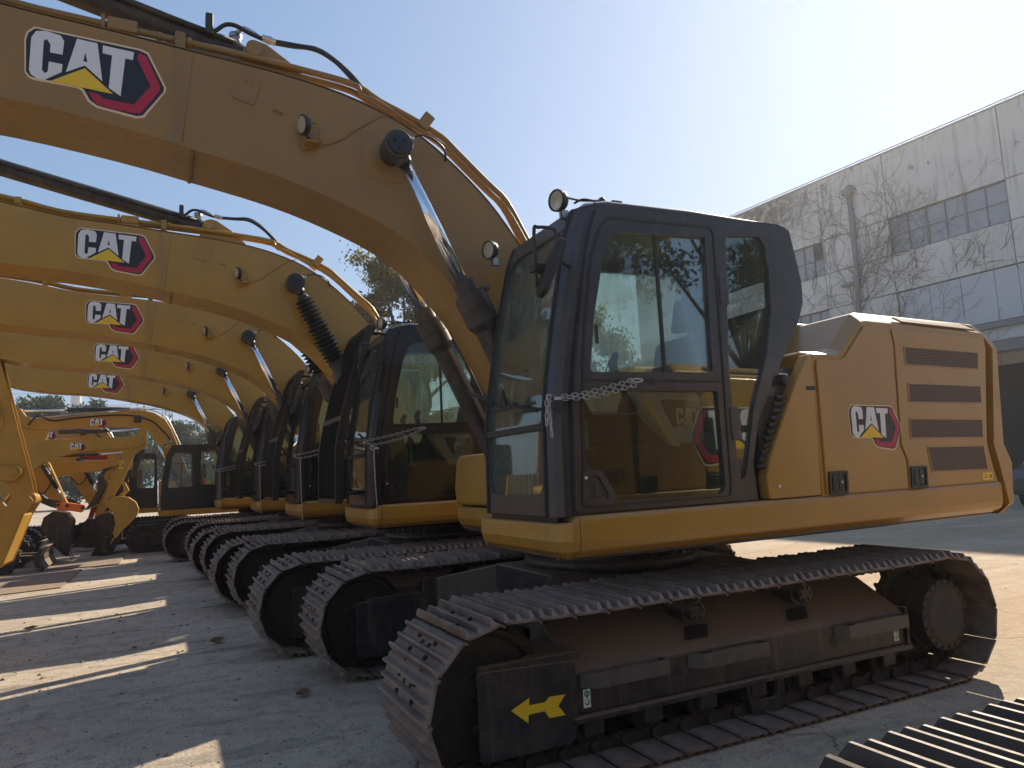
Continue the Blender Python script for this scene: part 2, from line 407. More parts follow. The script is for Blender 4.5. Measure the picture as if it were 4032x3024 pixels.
def step_mesh(s, x0, x1, z):
    b = EB(); y0, y1 = s * 1.37, s * 1.44
    b.prism(fillet([(x0, y0), (x0 + .07, y1), (x1 - .01, y1), (x1, y0), (x1 - .02, y0), (x1 - .025, y1 - s * .012), (x0 + .078, y1 - s * .012), (x0 + .02, y0)], .006, 2), z - .075, z, 'stepsteel', 'xy')
    n = int((x1 - x0 - .2) / .022)
    for i in range(n):
        x = x0 + .12 + i * .022
        b.faces([(x, y1, z), (x + .011, y1, z + .012), (x + .022, y1, z), (x, y1 - s * .011, z), (x + .011, y1 - s * .011, z + .012), (x + .022, y1 - s * .011, z)], [(0, 1, 2), (3, 5, 4), (0, 3, 4, 1), (1, 4, 5, 2)], 'stepsteel')
    return b.mesh('step_bracket')
def roller_mesh(s, x, z, r, carrier):
    b = EB()
    if carrier:
        b.lathe((x, s * 1.02, z), (x, s * 1.33, z), [(0, .05), (.08, .05), (.085, r), (.22, r), (.225, r + .01), (.24, r + .01), (.245, .058), (.29, .056), (.295, .04)], 'blackframe', 20)
        for i in range(6):
            a = 2 * PI * i / 6; b.lathe((x + .038 * math.cos(a), s * 1.31, z + .038 * math.sin(a)), (x + .038 * math.cos(a), s * 1.325, z + .038 * math.sin(a)), [(0, .01), (.014, .01)], 'blackframe', 6, False)
        b.box(x - .03, x + .03, *sorted((s * 1.0, s * 1.06)), .55, z + .04, 'blackframe')
    else:
        b.lathe((x, s * 1.04, z), (x, s * 1.34, z), [(0, .05), (.03, .055), (.035, r + .02), (.055, r + .02), (.06, r), (.24, r), (.245, r + .02), (.265, r + .02), (.27, .055), (.30, .05)], 'link', 20)
        b.box(x - .06, x + .06, *sorted((s * 1.325, s * 1.37)), z - .03, .232, 'blackframe', .01)
    return b.mesh('track_roller')
def carbody_mesh():
    b = EB()
    h = [(1.93, 1.0), (1.93, .80), (2.30, .42), (2.30, -.42), (1.93, -.80), (1.93, -1.0), (2.55, -1.0), (2.75, -.78), (3.31, -.78), (3.51, -1.0), (4.13, -1.0), (4.13, -.80), (3.76, -.42), (3.76, .42), (4.13, .80), (4.13, 1.0), (3.51, 1.0), (3.31, .78), (2.75, .78), (2.55, 1.0)]
    # top plate climbs toward the swing bearing
    g1 = lambda x, y: .80 - .16 * max(0, (abs(y) - .45) / .55)
    b.prism(h, lambda x, y: .40, g1, 'blackframe', 'xy', bev=.01)
    b.box(2.28, 3.78, -.44, .44, .62, .805, 'blackframe', .01)
    return b.mesh('carbody')
def bearing_mesh():
    b = EB(); c = (3.03, 0)
    b.lathe((3.03, 0, .79), (3.03, 0, 1.0), [(0, .66), (.06, .64), (.07, .60), (.15, .60), (.155, .66), (.21, .66)], 'blackframe', 60)
    for i in range(44):
        a = 2 * PI * i / 44; x, y = 3.03 + .63 * math.cos(a), .63 * math.sin(a)
        b.lathe((x, y, .875), (x, y, .945), [(0, .016), (.068, .016)], 'link', 6, False)
    return b.mesh('swing_bearing')
def deck_mesh():
    b = EB(); b.box(1.93, 2.40, -1.33, -.30, 1.0, 1.075, 'black', .01); b.box(2.401, 5.50, -1.33, 1.33, 1.0, 1.075, 'black', .01); b.box(1.93, 2.40, -1.30, -.36, 1.0755, 1.19, 'black'); b.box(2.46, 3.7, -1.30, 1.30, 1.0755, 1.19, 'black')
    b.box(2.2, 3.2, -.22, .30, 1.0, 1.75, 'black', .02)
    return b.mesh('upper_deck')
def skirt_path(s, front, top, x0, x1):
    """side skirt with rounded lower edge"""
    b = EB()
    sec = [(1.20, .985 + .02), (1.345, 1.02), (1.388, 1.055), (1.402, 1.10), (1.402, top - .02), (1.388, top), (1.20, top)]
    b.loft([[(x, s * y, z) for y, z in sec] for x in (x0, x1)], 'yellow', bev=.008)
    return b
def skirt_mesh(s):
    b = skirt_path(s, 0, 1.238, 1.958 if s < 0 else 2.452, 5.52); return b.mesh('side_skirt')
def front_skirt_mesh(s):
    """wrap-round front piece, lower at the front than at the side"""
    b = EB(); ya, yb = (s * .36, s * 1.30) if s < 0 else (s * .52, s * 1.30)
    path = [((1.84, ya), (1, 0)), ((1.84, s * 1.285), (1, 0)), ((1.848, s * 1.335), (.92, -s * .38)), ((1.875, s * 1.378), (.6, -s * .8)), ((1.91, s * 1.402), (0, -s)), ((1.955, s * 1.402), (0, -s))]
    rings = []
    for i, ((x, y), (nx, ny)) in enumerate(path):
        x += 0 if s < 0 else .495
        t = (1.205, 1.205, 1.205, 1.205, 1.212, 1.238)[i]
        rings.append([(x + nx * d, y + ny * d, z) for d, z in ((.20, 1.0), (.07, 1.02), (.018, 1.055), (0, 1.11), (0, t - .012), (.012, t), (.20, t))])
    b.loft(rings, 'yellow', smooth=False, bev=.006)
    return b.mesh('front_skirt')
def toolbox_mesh():
    b = EB()
    o = fillet([(2.36, 1.22), (2.345, 1.36), (2.37, 1.60), (2.40, 1.645), (2.95, 1.66), (3.0, 1.62), (3.0, 1.22)], .03, 3)
    b.prism(o, .50, 1.39, 'yellow', bev=.03, seg=3)
    return b.mesh('tool_box')
def tank_mesh():
    b = EB()
    o2 = fillet([(3.02, 1.66), (3.04, 2.10), (3.10, 2.17), (3.60, 2.17), (3.68, 2.1), (3.70, 1.2), (3.02, 1.2)], .03, 3)
    b.prism(o2, .50, 1.40, 'yellow', bev=.03, seg=3)
    return b.mesh('fuel_tank')
def handrail_mesh():
    b = EB()
    b.tube(spline([(3.72, -.70, 2.40), (3.78, -.75, 2.44), (4.0, -.78, 2.46), (4.18, -.78, 2.455), (4.22, -.75, 2.44)], 4), .012, 'yellow')
    return b.mesh('handrail')
def hood_mesh():
    b = EB()
    A = [(3.72, 1.225), (3.742, 2.10), (3.765, 2.135), (3.99, 2.14), (4.03, 2.16), (4.24, 2.365), (4.28, 2.375), (5.56, 2.335), (5.57, 2.22), (5.44, 1.51), (5.475, 1.36), (5.52, 1.225)]
    Bq = [(3.72, 1.225), (3.742, 2.15), (3.765, 2.17), (4.00, 2.175), (4.04, 2.20), (4.28, 2.445), (4.32, 2.46), (5.49, 2.435), (5.57, 2.25), (5.44, 1.51), (5.475, 1.36), (5.52, 1.225)]
    b.loft([[(x, y, z) for x, z in q] for y, q in ((-1.385, A), (-1.27, Bq), (-.82, Bq))], 'yellow', bev=.008)
    mid = fillet([(3.60, 1.225), (3.60, 2.33), (3.64, 2.36), (4.28, 2.47), (4.5, 2.475), (5.49, 2.45), (5.56, 2.2), (5.5, 1.225)], .02, 2)
    b.prism(mid, -.818, .80, 'yellow', bev=.01)
    b.loft([[(x, y, z) for x, z in q] for y, q in ((1.385, A), (1.27, Bq), (.802, Bq))], 'yellow', bev=.008)
    b.box(4.4, 5.2, -.5, .5, 2.46, 2.56, 'yellow', .03)
    b.box(3.66, 4.0, -.816, -.80, 2.17, 2.38, 'yellow')
    return b.mesh('engine_hood')
D1 = [(3.752, 1.243), (3.772, 2.085), (3.785, 2.10), (4.0, 2.105), (4.04, 2.125), (4.25, 2.335), (4.50, 2.328), (4.522, 2.22), (4.475, 1.53), (4.522, 1.43), (4.515, 1.243)]
D2 = [(4.53, 1.243), (4.537, 1.43), (4.492, 1.53), (4.538, 2.22), (4.516, 2.328), (5.53, 2.30), (5.535, 2.22), (5.418, 1.51), (5.452, 1.36), (5.475, 1.243)]
def hdoor(s, poly):
    b = EB(); b.prism(fillet(poly, .012, 2), *sorted((s * 1.384, s * 1.400)), 'yellow', bev=.006); return b.mesh('engine_door')
LOUV = [[(4.63, 2.20), (5.43, 2.18), (5.41, 2.065), (4.63, 2.085)], [(4.63, 1.945), (5.41, 1.93), (5.40, 1.815), (4.62, 1.825)], [(4.60, 1.70), (5.38, 1.685), (5.365, 1.565), (4.595, 1.58)], [(4.75, 1.505), (5.36, 1.495), (5.375, 1.335), (4.775, 1.345)]]
def louvre(s, q):
    b = EB(); b.prism(q, *sorted((s * 1.398, s * 1.4015)), 'perf')
    cx = sum(p[0] for p in q) / 4; cz = sum(p[1] for p in q) / 4
    b.prism([[(u + (.012 if u > cx else -.012), v + (.010 if v > cz else -.010)) for u, v in q], q], *sorted((s * 1.398, s * 1.4045)), 'yellow', bev=.0015, seg=1)
    return b.mesh('louvre_panel')
def top_louvre(s):
    b = EB()
    a = [(4.62, 1.335, 2.418), (5.40, 1.335, 2.389), (5.47, 1.378, 2.352), (4.66, 1.378, 2.379)]
    n = Vector((0, .6, .8)) * .012
    b.loft([[(x, s * (y), z) for x, y, z in a], [(x, s * (y + n.y), z + n.z) for x, y, z in a]], 'perf'); return b.mesh('top_louvre_panel')
def latch(s, x):
    b = EB(); y0 = s * 1.399
    o = fillet([(x, 1.24), (x + .165, 1.24), (x + .175, 1.385), (x + .01, 1.385)], .01, 2)
    i = fillet([(x + .02, 1.255), (x + .148, 1.255), (x + .157, 1.37), (x + .028, 1.37)], .01, 2)
    b.prism([o, i], *sorted((y0, s * 1.412)), 'recess'); b.prism(i, *sorted((s * 1.398, s * 1.402)), 'recess')
    b.box(x + .035, x + .085, *sorted((s * 1.402, s * 1.41)), 1.262, 1.362, 'recess', .004); b.box(x + .092, x + .14, *sorted((s * 1.402, s * 1.408)), 1.262, 1.362, 'recess', .004)
    b.lathe((x + .115, s * 1.408, 1.315), (x + .115, s * 1.414, 1.315), [(0, .009), (.005, .008)], 'zinc', 10)
    return b.mesh('door_latch')
def cowl_mesh():
    b = EB(); b.prism(fillet([(3.705, 1.243), (3.735, 1.92), (3.738, 2.12), (3.705, 2.135), (3.57, 1.94), (3.31, 1.49), (3.265, 1.37), (3.275, 1.243)], .015, 2), -1.398, -1.32, 'yellow', bev=.012)
    b.box(3.66, 3.738, -1.401, -1.397, 1.90, 1.925, 'recess'); b.lathe((3.355, -1.397, 1.315), (3.355, -1.405, 1.315), [(0, .013), (.008, .012)], 'zinc', 12)
    b.box(3.3, 3.72, -1.32, -.40, 1.24, 2.05, 'black')
    return b.mesh('cowl_panel')
def warn_decal(x, z, w, h, y, s=-1):
    b = EB(); b.box(x, x + w, *sorted((y, y + s * .0015)), z, z + h, 'dyel')
    ya, yb = sorted((y + s * .0015, y + s * .0025))
    c, r = x + w * .3, h * .36
    tri = lambda k: [(c - r * k, z + h * .5 - r * .6 * k), (c + r * k, z + h * .5 - r * .6 * k), (c, z + h * .5 + r * k)]
    b.prism([tri(1), tri(.7)], ya, yb, 'dblack'); b.box(x + w * .64, x + w * .68, ya, yb, z + h * .2, z + h * .8, 'dblack'); b.box(x + w * .68, x + w * .88, ya, yb, z + h * .5, z + h * .58, 'dblack')
    b.box(x + w * .8, x + w * .88, ya, yb, z + h * .2, z + h * .75, 'dblack')
    return b.mesh('warning_decal')
def counterweight_mesh():
    b = EB(); rings = []
    prof = [(1.005, 5.60, 5.56), (1.03, 5.60, 5.63), (1.075, 5.59, 5.70), (1.37, 5.53, 5.74), (1.51, 5.495, 5.67), (2.22, 5.625, 5.735), (2.31, 5.61, 5.74), (2.42, 5.545, 5.66), (2.44, 5.54, 5.60)]
    for z, xf, xr in prof:
        yo = 1.40 if z < 2.3 else (1.36 if z < 2.4 else (1.29 if z < 2.43 else 1.25))
        if z < 1.05: yo = 1.36
        half = [(xf, -yo), (xr - .06, -yo), (xr - .012, -yo + .03), (xr + .01, -yo + .09), (xr + .05, -yo + .35), (xr + .075, -yo + .8), (xr + .09, 0)]
        rings.append([(x, y, z) for x, y in half] + [(x, -y, z) for x, y in half[:-1][::-1]])
    b.loft(rings, 'yellow', bev=.010)
    return b.mesh('counterweight')
# ---- cab
def F(z):
    T = [(1.15, 1.84), (1.8, 1.855), (2.0, 1.885), (2.25, 1.93), (2.62, 2.01), (2.85, 2.07), (2.96, 2.12), (3.05, 2.16)]
    for (a, p), (c, q) in zip(T, T[1:]):
        if z <= c: return p + (q - p) * (z - a) / (c - a)
    return T[-1][1]
ZS = [1.235, 1.5, 1.75, 1.9, 2.0, 2.12, 2.25, 2.4, 2.55, 2.7, 2.82, 2.90, 2.95]
REAR = [(3.60, 2.992), (3.66, 2.975), (3.70, 2.955), (3.765, 2.62), (3.76, 2.48), (3.70, 2.345), (3.44, 1.965), (3.28, 1.70), (3.215, 1.46), (3.23, 1.24)]
def cab_mesh():
    b = EB(); L = 'black'
    front = [(F(z) + .085, z) for z in ZS] + [(2.2, 2.972), (2.45, 2.986)]
    outline = front + REAR
    dooro = [(2.0, 1.30), (2.03, 1.95), (2.10, 2.3), (2.2, 2.72), (2.28, 2.84), (3.02, 2.86), (3.0, 1.30)]
    rw = fillet([(3.155, 2.87), (3.42, 2.89), (3.47, 2.84), (3.485, 2.66), (3.475, 2.42), (3.40, 2.12), (3.25, 1.78), (3.165, 1.45), (3.14, 1.38), (3.09, 1.36), (3.09, 2.10)], .03, 3)
    b.prism([outline, dooro, rw], -1.352, -1.30, L, bev=.006)
    rwin = fillet([(2.03, 1.40), (2.06, 2.0), (2.14, 2.4), (2.24, 2.78), (2.32, 2.86), (3.5, 2.88), (3.58, 2.8), (3.58, 2.42), (3.35, 2.0), (3.15, 1.55), (3.1, 1.40)], .05, 3)
    b.prism([outline, rwin], -.445, -.40, L)
    # pillars following the raked front
    for sg, y0 in ((-1, -1.352), (1, -.40)):
        sec = [(0, 0), (0, .055), (-.02, 0)]
        rings = []
        for z in ZS:
            x = F(z); q = [(x + .10, y0), (x + .055, y0 - sg * .004), (x + .02, y0 - sg * .03), (x, y0 - sg * .07), (x, y0 - sg * .115), (x + .03, y0 - sg * .12), (x + .05, y0 - sg * .09), (x + .10, y0 - sg * .055)]
            rings.append([(u, v, z) for u, v in q])
        b.loft(rings, 'black', smooth=False)
        rib = [[(F(z) - .012, y0 - sg * .085, z), (F(z) - .012, y0 - sg * .105, z), (F(z) + .002, y0 - sg * .108, z), (F(z) + .002, y0 - sg * .082, z)] for z in ZS]
        b.loft(rib, 'rubber')
    def bar(z0, z1, d=.05, o=0, m=L): b.loft([[(F(z0) + o, y, z0), (F(z1) + o, y, z1), (F(z1) + d, y, z1), (F(z0) + d, y, z0)] for y in (-1.26, -.49)], m, bev=.004)
    bar(1.235, 1.345); bar(1.70, 1.735, .04, -.008, 'plastic'); bar(2.84, 2.96, .07)
    for y0, sg in ((-1.24, 1), (-.51, -1)):   # rounded lower corners of the lower glass
        b.prism([(y0, 1.34), (y0 + sg * .11, 1.34), (y0 + sg * .05, 1.36), (y0 + sg * .02, 1.40), (y0, 1.49)], 1.845, 1.875, L, 'yz')
        b.prism([(y0, 2.84), (y0 + sg * .11, 2.84), (y0 + sg * .05, 2.82), (y0 + sg * .02, 2.78), (y0, 2.68)], lambda u, v: F(v) + .004, lambda u, v: F(v) + .04, L, 'yz')
    # roof
    b.loft([[(2.12, y, 2.94), (2.17, y, z - .03), (2.30, y, z), (2.9, y, z + .012), (3.58, y, z), (3.66, y, z - .02), (3.70, y, 2.93)] for y, z in ((-1.349, 2.988), (-1.30, 3.012), (-.45, 3.012), (-.403, 2.988))], L, bev=.012)
    b.box(2.35, 3.05, -1.1, -.62, 3.01, 3.03, L, .01)
    # rear wall: upper window frame, lower panel
    def rbar(p, q, t=.04): b.loft([[(p[0], y, p[1]), (q[0], y, q[1]), (q[0] - t, y, q[1] - .01), (p[0] - t, y, p[1] - .01)] for y in (-1.30, -.445)], L)
    rbar((3.70, 2.95), (3.755, 2.70)); rbar((3.70, 2.345), (3.215, 1.46)); rbar((3.215, 1.46), (3.23, 1.24)); rbar((3.76, 2.52), (3.70, 2.345))
    b.box(1.88, 3.22, -1.30, -.445, 1.20, 1.29, 'plastic')
    b.prism(fillet([(3.15, 2.88), (3.52, 2.90), (3.60, 2.85), (3.61, 2.62), (3.15, 2.57)], .03, 3), -1.328, -1.322, 'plastic')
    b.prism([(3.08, 1.34), (3.09, 2.02), (3.44, 2.02), (3.28, 1.72), (3.20, 1.34)], -1.318, -1.305, 'plastic')  # added dark sheet stands in for shade behind the lower rear side glass
    return b.mesh('cab_frame')
UW = [(2.085, 1.995), (2.13, 2.30), (2.205, 2.60), (2.26, 2.75), (2.33, 2.80), (2.95, 2.83), (2.955, 2.83), (2.93, 2.005)]
LW = [(2.035, 1.895), (2.015, 1.53), (2.045, 1.475), (2.12, 1.465), (2.21, 1.315), (2.24, 1.30), (2.93, 1.295), (2.955, 1.34), (2.955, 1.895)]
def door_mesh():
    b = EB()
    o = fillet([(1.945, 1.25), (1.965, 1.8), (1.995, 2.03), (2.045, 2.30), (2.09, 2.57), (2.15, 2.80), (2.20, 2.93), (2.5, 2.95), (3.075, 2.95), (3.055, 2.1), (3.04, 1.25)], .03, 3)
    b.prism([o, fillet(UW, [.02, 0, 0, .08, .1, .03, .0, .02], 5), fillet(LW, [.02, .03, .03, .02, .02, .03, .04, .04, .02], 4)], -1.385, -1.345, 'black', bev=.007)
    b.prism([fillet([(1.99, 1.275), (2.01, 1.8), (2.06, 2.25), (2.13, 2.65), (2.20, 2.82), (2.26, 2.885), (3.03, 2.905), (3.0, 1.275)], .04, 4), fillet([(2.01, 1.285), (2.025, 1.8), (2.075, 2.25), (2.145, 2.65), (2.215, 2.815), (2.27, 2.87), (3.015, 2.89), (2.99, 1.285)], .04, 4)], -1.390, -1.384, 'rubber')
    b.box(2.05, 2.96, -1.388, -1.384, 1.945, 1.957, 'rubber')
    # hinges and vertical slider bar
    b.box(3.03, 3.10, -1.395, -1.36, 1.60, 1.80, 'black', .008); b.box(3.03, 3.10, -1.395, -1.36, 2.42, 2.60, 'black', .008)
    b.box(2.585, 2.605, -1.372, -1.358, 2.0, 2.81, 'plastic')
    b.box(2.125, 2.145, -1.40, -1.388, 2.15, 2.255, 'plastic', .004)
    b.lathe((2.50, -1.383, 1.945), (2.50, -1.389, 1.945), [(0, .022), (.006, .02)], 'plastic', 16)
    # handle recess with pull
    o = fillet([(1.985, 1.285), (2.165, 1.285), (2.18, 1.33), (2.11, 1.462), (1.995, 1.462)], .02, 3)
    i = fillet([(2.03, 1.315), (2.14, 1.315), (2.145, 1.34), (2.085, 1.44), (2.03, 1.44)], .012, 3)
    b.prism([o, i], -1.398, -1.384, 'black', bev=.004)
    b.box(2.035, 2.075, -1.396, -1.380, 1.325, 1.42, 'plastic', .006); b.lathe((2.01, -1.397, 1.432), (2.01, -1.401, 1.432), [(0, .009), (.004, .008)], 'white', 12)
    return b.mesh('cab_door')
def pane(polys, y, mat, t=.005):
    b = EB(); b.prism(polys, y, y + t, mat); return b.mesh('window_pane')
def windshield_mesh(z0, z1):
    b = EB(); zs = [z0] + [z for z in ZS if z0 < z < z1] + [z1]
    b.loft([[(F(z) + .02, -1.25, z), (F(z) + .02, -.50, z), (F(z) + .026, -.50, z), (F(z) + .026, -1.25, z)] for z in zs], 'wglass')
    return b.mesh('windshield')
def seat_mesh():
    b = EB()
    b.box(2.50, 3.02, -1.12, -.62, 1.62, 1.76, 'seat', .04, 3)
    b.loft([[(x, y, z) for x, z in ((2.92, 1.72), (3.10, 1.72), (3.22, 2.30), (3.08, 2.32))] for y in (-1.12, -.64)], 'seat', bev=.05, seg=3)
    b.loft([[(x, y, z) for x, z in ((3.12, 2.36), (3.22, 2.36), (3.26, 2.58), (3.18, 2.60))] for y in (-1.0, -.76)], 'seat', bev=.03, seg=3)
    b.box(2.55, 3.0, -1.08, -.66, 1.30, 1.62, 'plastic', .02)
    return b.mesh('operator_seat')
def console_mesh():
    b = EB()
    b.prism(fillet([(2.48, 1.92), (2.98, 1.90), (2.99, 1.60), (2.78, 1.60), (2.62, 1.72)], .03, 3), -1.20, -1.10, 'greypanel', bev=.01)
    b.prism(fillet([(2.665, 1.865), (2.95, 1.855), (2.925, 1.715), (2.75, 1.70)], .015, 2), -1.206, -1.20, 'plastic')
    b.prism(fillet([(2.52, 1.93), (2.57, 1.93), (2.585, 1.86), (2.74, 1.62), (2.79, 1.60), (2.77, 1.58), (2.71, 1.60), (2.55, 1.83)], .012, 2), -1.225, -1.205, 'tan', bev=.003)
    b.box(2.5, 3.05, -.62, -.50, 1.6, 1.85, 'plastic', .02); b.box(2.0, 2.12, -.72, -.50, 1.85, 2.12, 'plastic', .015)
    return b.mesh('side_console')
def text_mesh(s, body, size, x, z, y, mat, mirror=False, shear=0):
    """extruded lettering standing in the XZ plane"""
    cu = bpy.data.curves.new('t', 'FONT'); cu.body = body; cu.size = size; cu.extrude = .0008; cu.shear = shear; cu.offset = size * .012
    o = bpy.data.objects.new('t', cu); COL.objects.link(o); dg = bpy.context.evaluated_depsgraph_get(); dg.update()
    me = bpy.data.meshes.new_from_object(o.evaluated_get(dg)); bpy.data.objects.remove(o)
    for v in me.vertices:
        u, w, t = v.co; v.co = ((x - u if mirror else x + u) - OX, y + t, z + w)
    me.materials.clear(); me.materials.append(M[mat]); me.name = 'lettering'; return me
def joystick_mesh(x, y, tilt):
    b = EB(); b.tube([(x, y, 1.86), (x + tilt * .02, y, 1.95), (x + tilt * .06, y, 2.03)], [.022, .016, .018], 'rubber'); b.tube([(x + tilt * .06, y, 2.02), (x + tilt * .08, y, 2.09), (x + tilt * .05, y, 2.15)], [.024, .030, .022], 'plastic', 10)
    b.lathe((x, y, 1.80), (x, y, 1.9), [(0, .06), (.05, .045), (.1, .02)], 'rubber', 12); return b.mesh('joystick')
def levers_mesh():
    b = EB()
    for y in (-.98, -.78): b.tube(spline([(2.15, y, 1.3), (2.17, y, 1.7), (2.12, y, 1.92), (2.08, y, 2.0)], 4), .014, 'plastic')
    b.box(2.1, 2.35, -1.15, -.95, 1.30, 1.34, 'rubber'); b.box(2.1, 2.35, -.8, -.6, 1.30, 1.34, 'rubber')
    return b.mesh('travel_levers')
def mirror_mesh():
    b = EB()
    c = Vector((1.84, -1.44, 2.54)); Rm = Matrix.Rotation(math.radians(24), 3, 'Y') @ Matrix.Rotation(math.radians(-12), 3, 'Z')
    o = fillet([(-.075, -.165), (.075, -.165), (.085, .17), (-.08, .17)], .05, 5)
    rings = []
    for x, k in ((-.02, .80), (-.012, .95), (0, 1), (.022, 1), (.028, .97)):
        rings.append([tuple(c + Rm @ Vector((x, u * k, v * k))) for u, v in o])
    b.loft(rings, 'plastic', smooth=False)
    g = [tuple(c + Rm @ Vector((.0285, u * .9, v * .92))) for u, v in o]; b.f([b.v(p) for p in g], b.mi('glassmirror'))
    b.tube(spline([(1.78, -1.40, 2.44), (1.78, -1.40, 2.74), (1.80, -1.41, 2.765), (1.88, -1.44, 2.75), (1.895, -1.44, 2.68)], 4), .010, 'plastic')
    b.box(1.755, 1.825, -1.43, -1.37, 2.52, 2.565, 'plastic', .006)
    b.tube([(1.80, -1.40, 2.54), (1.90, -1.42, 2.60), (2.02, -1.35, 2.58)], .011, 'plastic')
    return b.mesh('rear_view_mirror')
def lamp_mesh(c, d, r=.062, cable=None):
    b = EB(); c = Vector(c); d = Vector(d).normalized()
    b.lathe(c - d * .03, c + d * .03, [(0, r * .55), (.012, r * .92), (.03, r), (.055, r * 1.02), (.060, r), (.060, r * .88), (.054, r * .86)], 'plastic', 24, cap=False)
    b.lathe(c - d * .034, c, [(0, .001), (.006, r * .56)], 'plastic', 24, cap=False)
    b.lathe(c + d * .0235, c + d * .03, [(0, r * .875), (.003, .001)], 'lens', 24, smooth=False, cap=False)
    b.box(c.x + .0, c.x + .05, c.y - .014, c.y + .014, c.z - r - .045, c.z - r + .01, 'zinc', .004)
    b.tube([tuple(c - d * .02 - Vector((0, 0, r * .6))), tuple(c - d * .03 - Vector((-.02, 0, r + .04)))], .012, 'plastic')
    if cable: b.tube(spline(cable, 4), .006, 'rubber', 6)
    return b.mesh('work_lamp')
def antenna_mesh():
    b = EB(); b.lathe((2.33, -1.24, 3.0), (2.33, -1.24, 3.06), [(0, .02), (.045, .019), (.055, .015)], 'plastic', 14)
    b.tube(spline([(2.14, -1.24, 3.0), (2.20, -1.24, 3.03), (2.28, -1.24, 3.03), (2.42, -1.24, 3.03)], 4), .007, 'rubber', 6); b.box(2.40, 2.47, -1.25, -1.22, 3.01, 3.05, 'plastic', .005)
    return b.mesh('roof_plug')
def wiper_mesh():
    b = EB(); b.tube([(1.80, -.36, 2.0), (1.80, -.50, 1.97), (1.80, -.72, 1.89)], .014, 'plastic'); b.tube([(1.805, -.72, 1.89), (1.815, -1.0, 1.85), (1.825, -1.24, 1.80)], .009, 'plastic')
    b.box(1.812, 1.822, -1.24, -.66, 1.838, 1.852, 'rubber'); b.prism([(-.80, 1.86), (-.90, 1.87), (-.86, 1.96)], 1.80, 1.815, 'rubber', 'yz')
    return b.mesh('windshield_wiper')
def rib_duct_mesh():
    b = EB()
    for i in range(11):
        t = i / 10; x, z = 3.475 - .205 * t, 1.86 - .42 * t
        b.box(x - .045, x + .045, -1.375, -1.35, z - .012, z + .012, 'plastic', .006)
    return b.mesh('vent_ribs')
def knob_mesh():
    b = EB(); b.lathe((3.50, -1.35, 1.97), (3.50, -1.41, 1.97), [(0, .04), (.04, .035), (.055, .02)], 'plastic', 14); return b.mesh('vent_knob')
def guard_bars(n, mat='guard', y0=-1.12, y1=-.34):
    b = EB(); zs = [1.30, 1.55, 1.8, 1.95, 2.10, 2.3, 2.5, 2.7, 2.9, 3.0]
    off = lambda z: .26 if z < 1.9 else (.26 - .06 * (z - 1.9))
    for i in range(n):
        y = y0 + (y1 - y0) * i / (n - 1)
        b.loft([[(F(z) - off(z), y - .004, z), (F(z) - off(z), y + .004, z), (F(z) - off(z) + .05, y + .004, z), (F(z) - off(z) + .05, y - .004, z)] for z in zs], mat)
    for y in (y0 - .02, y1 + .02):
        b.loft([[(F(z) - off(z) - .01, y - .018, z), (F(z) - off(z) - .01, y + .018, z), (F(z) - off(z) + .07, y + .018, z), (F(z) - off(z) + .07, y - .018, z)] for z in zs], mat)
    for z in (1.30, 3.0, 2.1): b.box(F(z) - off(z) - .012, F(z) - off(z) + .06, y0 - .03, y1 + .03, z - .035, z + .01, mat)
    for y in (y0, y1):
        for z in (1.36, 2.93): b.tube([(F(z) - off(z) + .05, y, z), (F(z) + .03, y, z)], .018, mat)
    return b.mesh('front_guard')
# ------------------------------------------------------------------ brand decal
LG = dict(
outer=[(-0.003, 0.229), (-0.024, 0.497), (-0.014, 0.571), (0.036, 0.628), (0.788, 0.635), (0.846, 0.616), (0.993, 0.339), (0.988, 0.296), (0.843, 0.037), (0.787, 0.018), (0.497, 0.047), (0.435, 0.085), (0.387, 0.168), (0.355, 0.183), (0.062, 0.18), (0.026, 0.191)],
black=[(0.006, 0.238), (-0.012, 0.497), (-0.002, 0.560), (0.041, 0.613), (0.777, 0.618), (0.835, 0.6), (0.975, 0.336), (0.973, 0.296), (0.831, 0.056), (0.786, 0.039), (0.505, 0.066), (0.449, 0.101), (0.400, 0.184), (0.360, 0.203), (0.067, 0.199), (0.034, 0.207)],
C=[(0.242, 0.556), (0.238, 0.437), (0.153, 0.436), (0.152, 0.504), (0.124, 0.543), (0.105, 0.521), (0.109, 0.277), (0.129, 0.252), (0.148, 0.27), (0.151, 0.357), (0.243, 0.357), (0.242, 0.29), (0.127, 0.193), (0.087, 0.193), (0.039, 0.221), (0.024, 0.256), (0.021, 0.529), (0.049, 0.591), (0.115, 0.610), (0.216, 0.596)],
A=[(0.328, 0.6), (0.472, 0.599), (0.526, 0.281), (0.396, 0.385), (0.27, 0.297)], Ah=[(0.392, 0.498), (0.383, 0.419), (0.412, 0.417)],
T=[(0.511, 0.592), (0.737, 0.591), (0.733, 0.519), (0.677, 0.52), (0.662, 0.183), (0.574, 0.236), (0.581, 0.522), (0.513, 0.524)],
tri=[(0.397, 0.362), (0.609, 0.189), (0.174, 0.198)],
red=[(0.777, 0.6), (0.832, 0.574), (0.949, 0.336), (0.945, 0.3), (0.819, 0.073), (0.774, 0.058), (0.517, 0.068), (0.478, 0.096), (0.433, 0.168), (0.507, 0.166), (0.536, 0.136), (0.762, 0.132), (0.874, 0.322), (0.763, 0.548)])
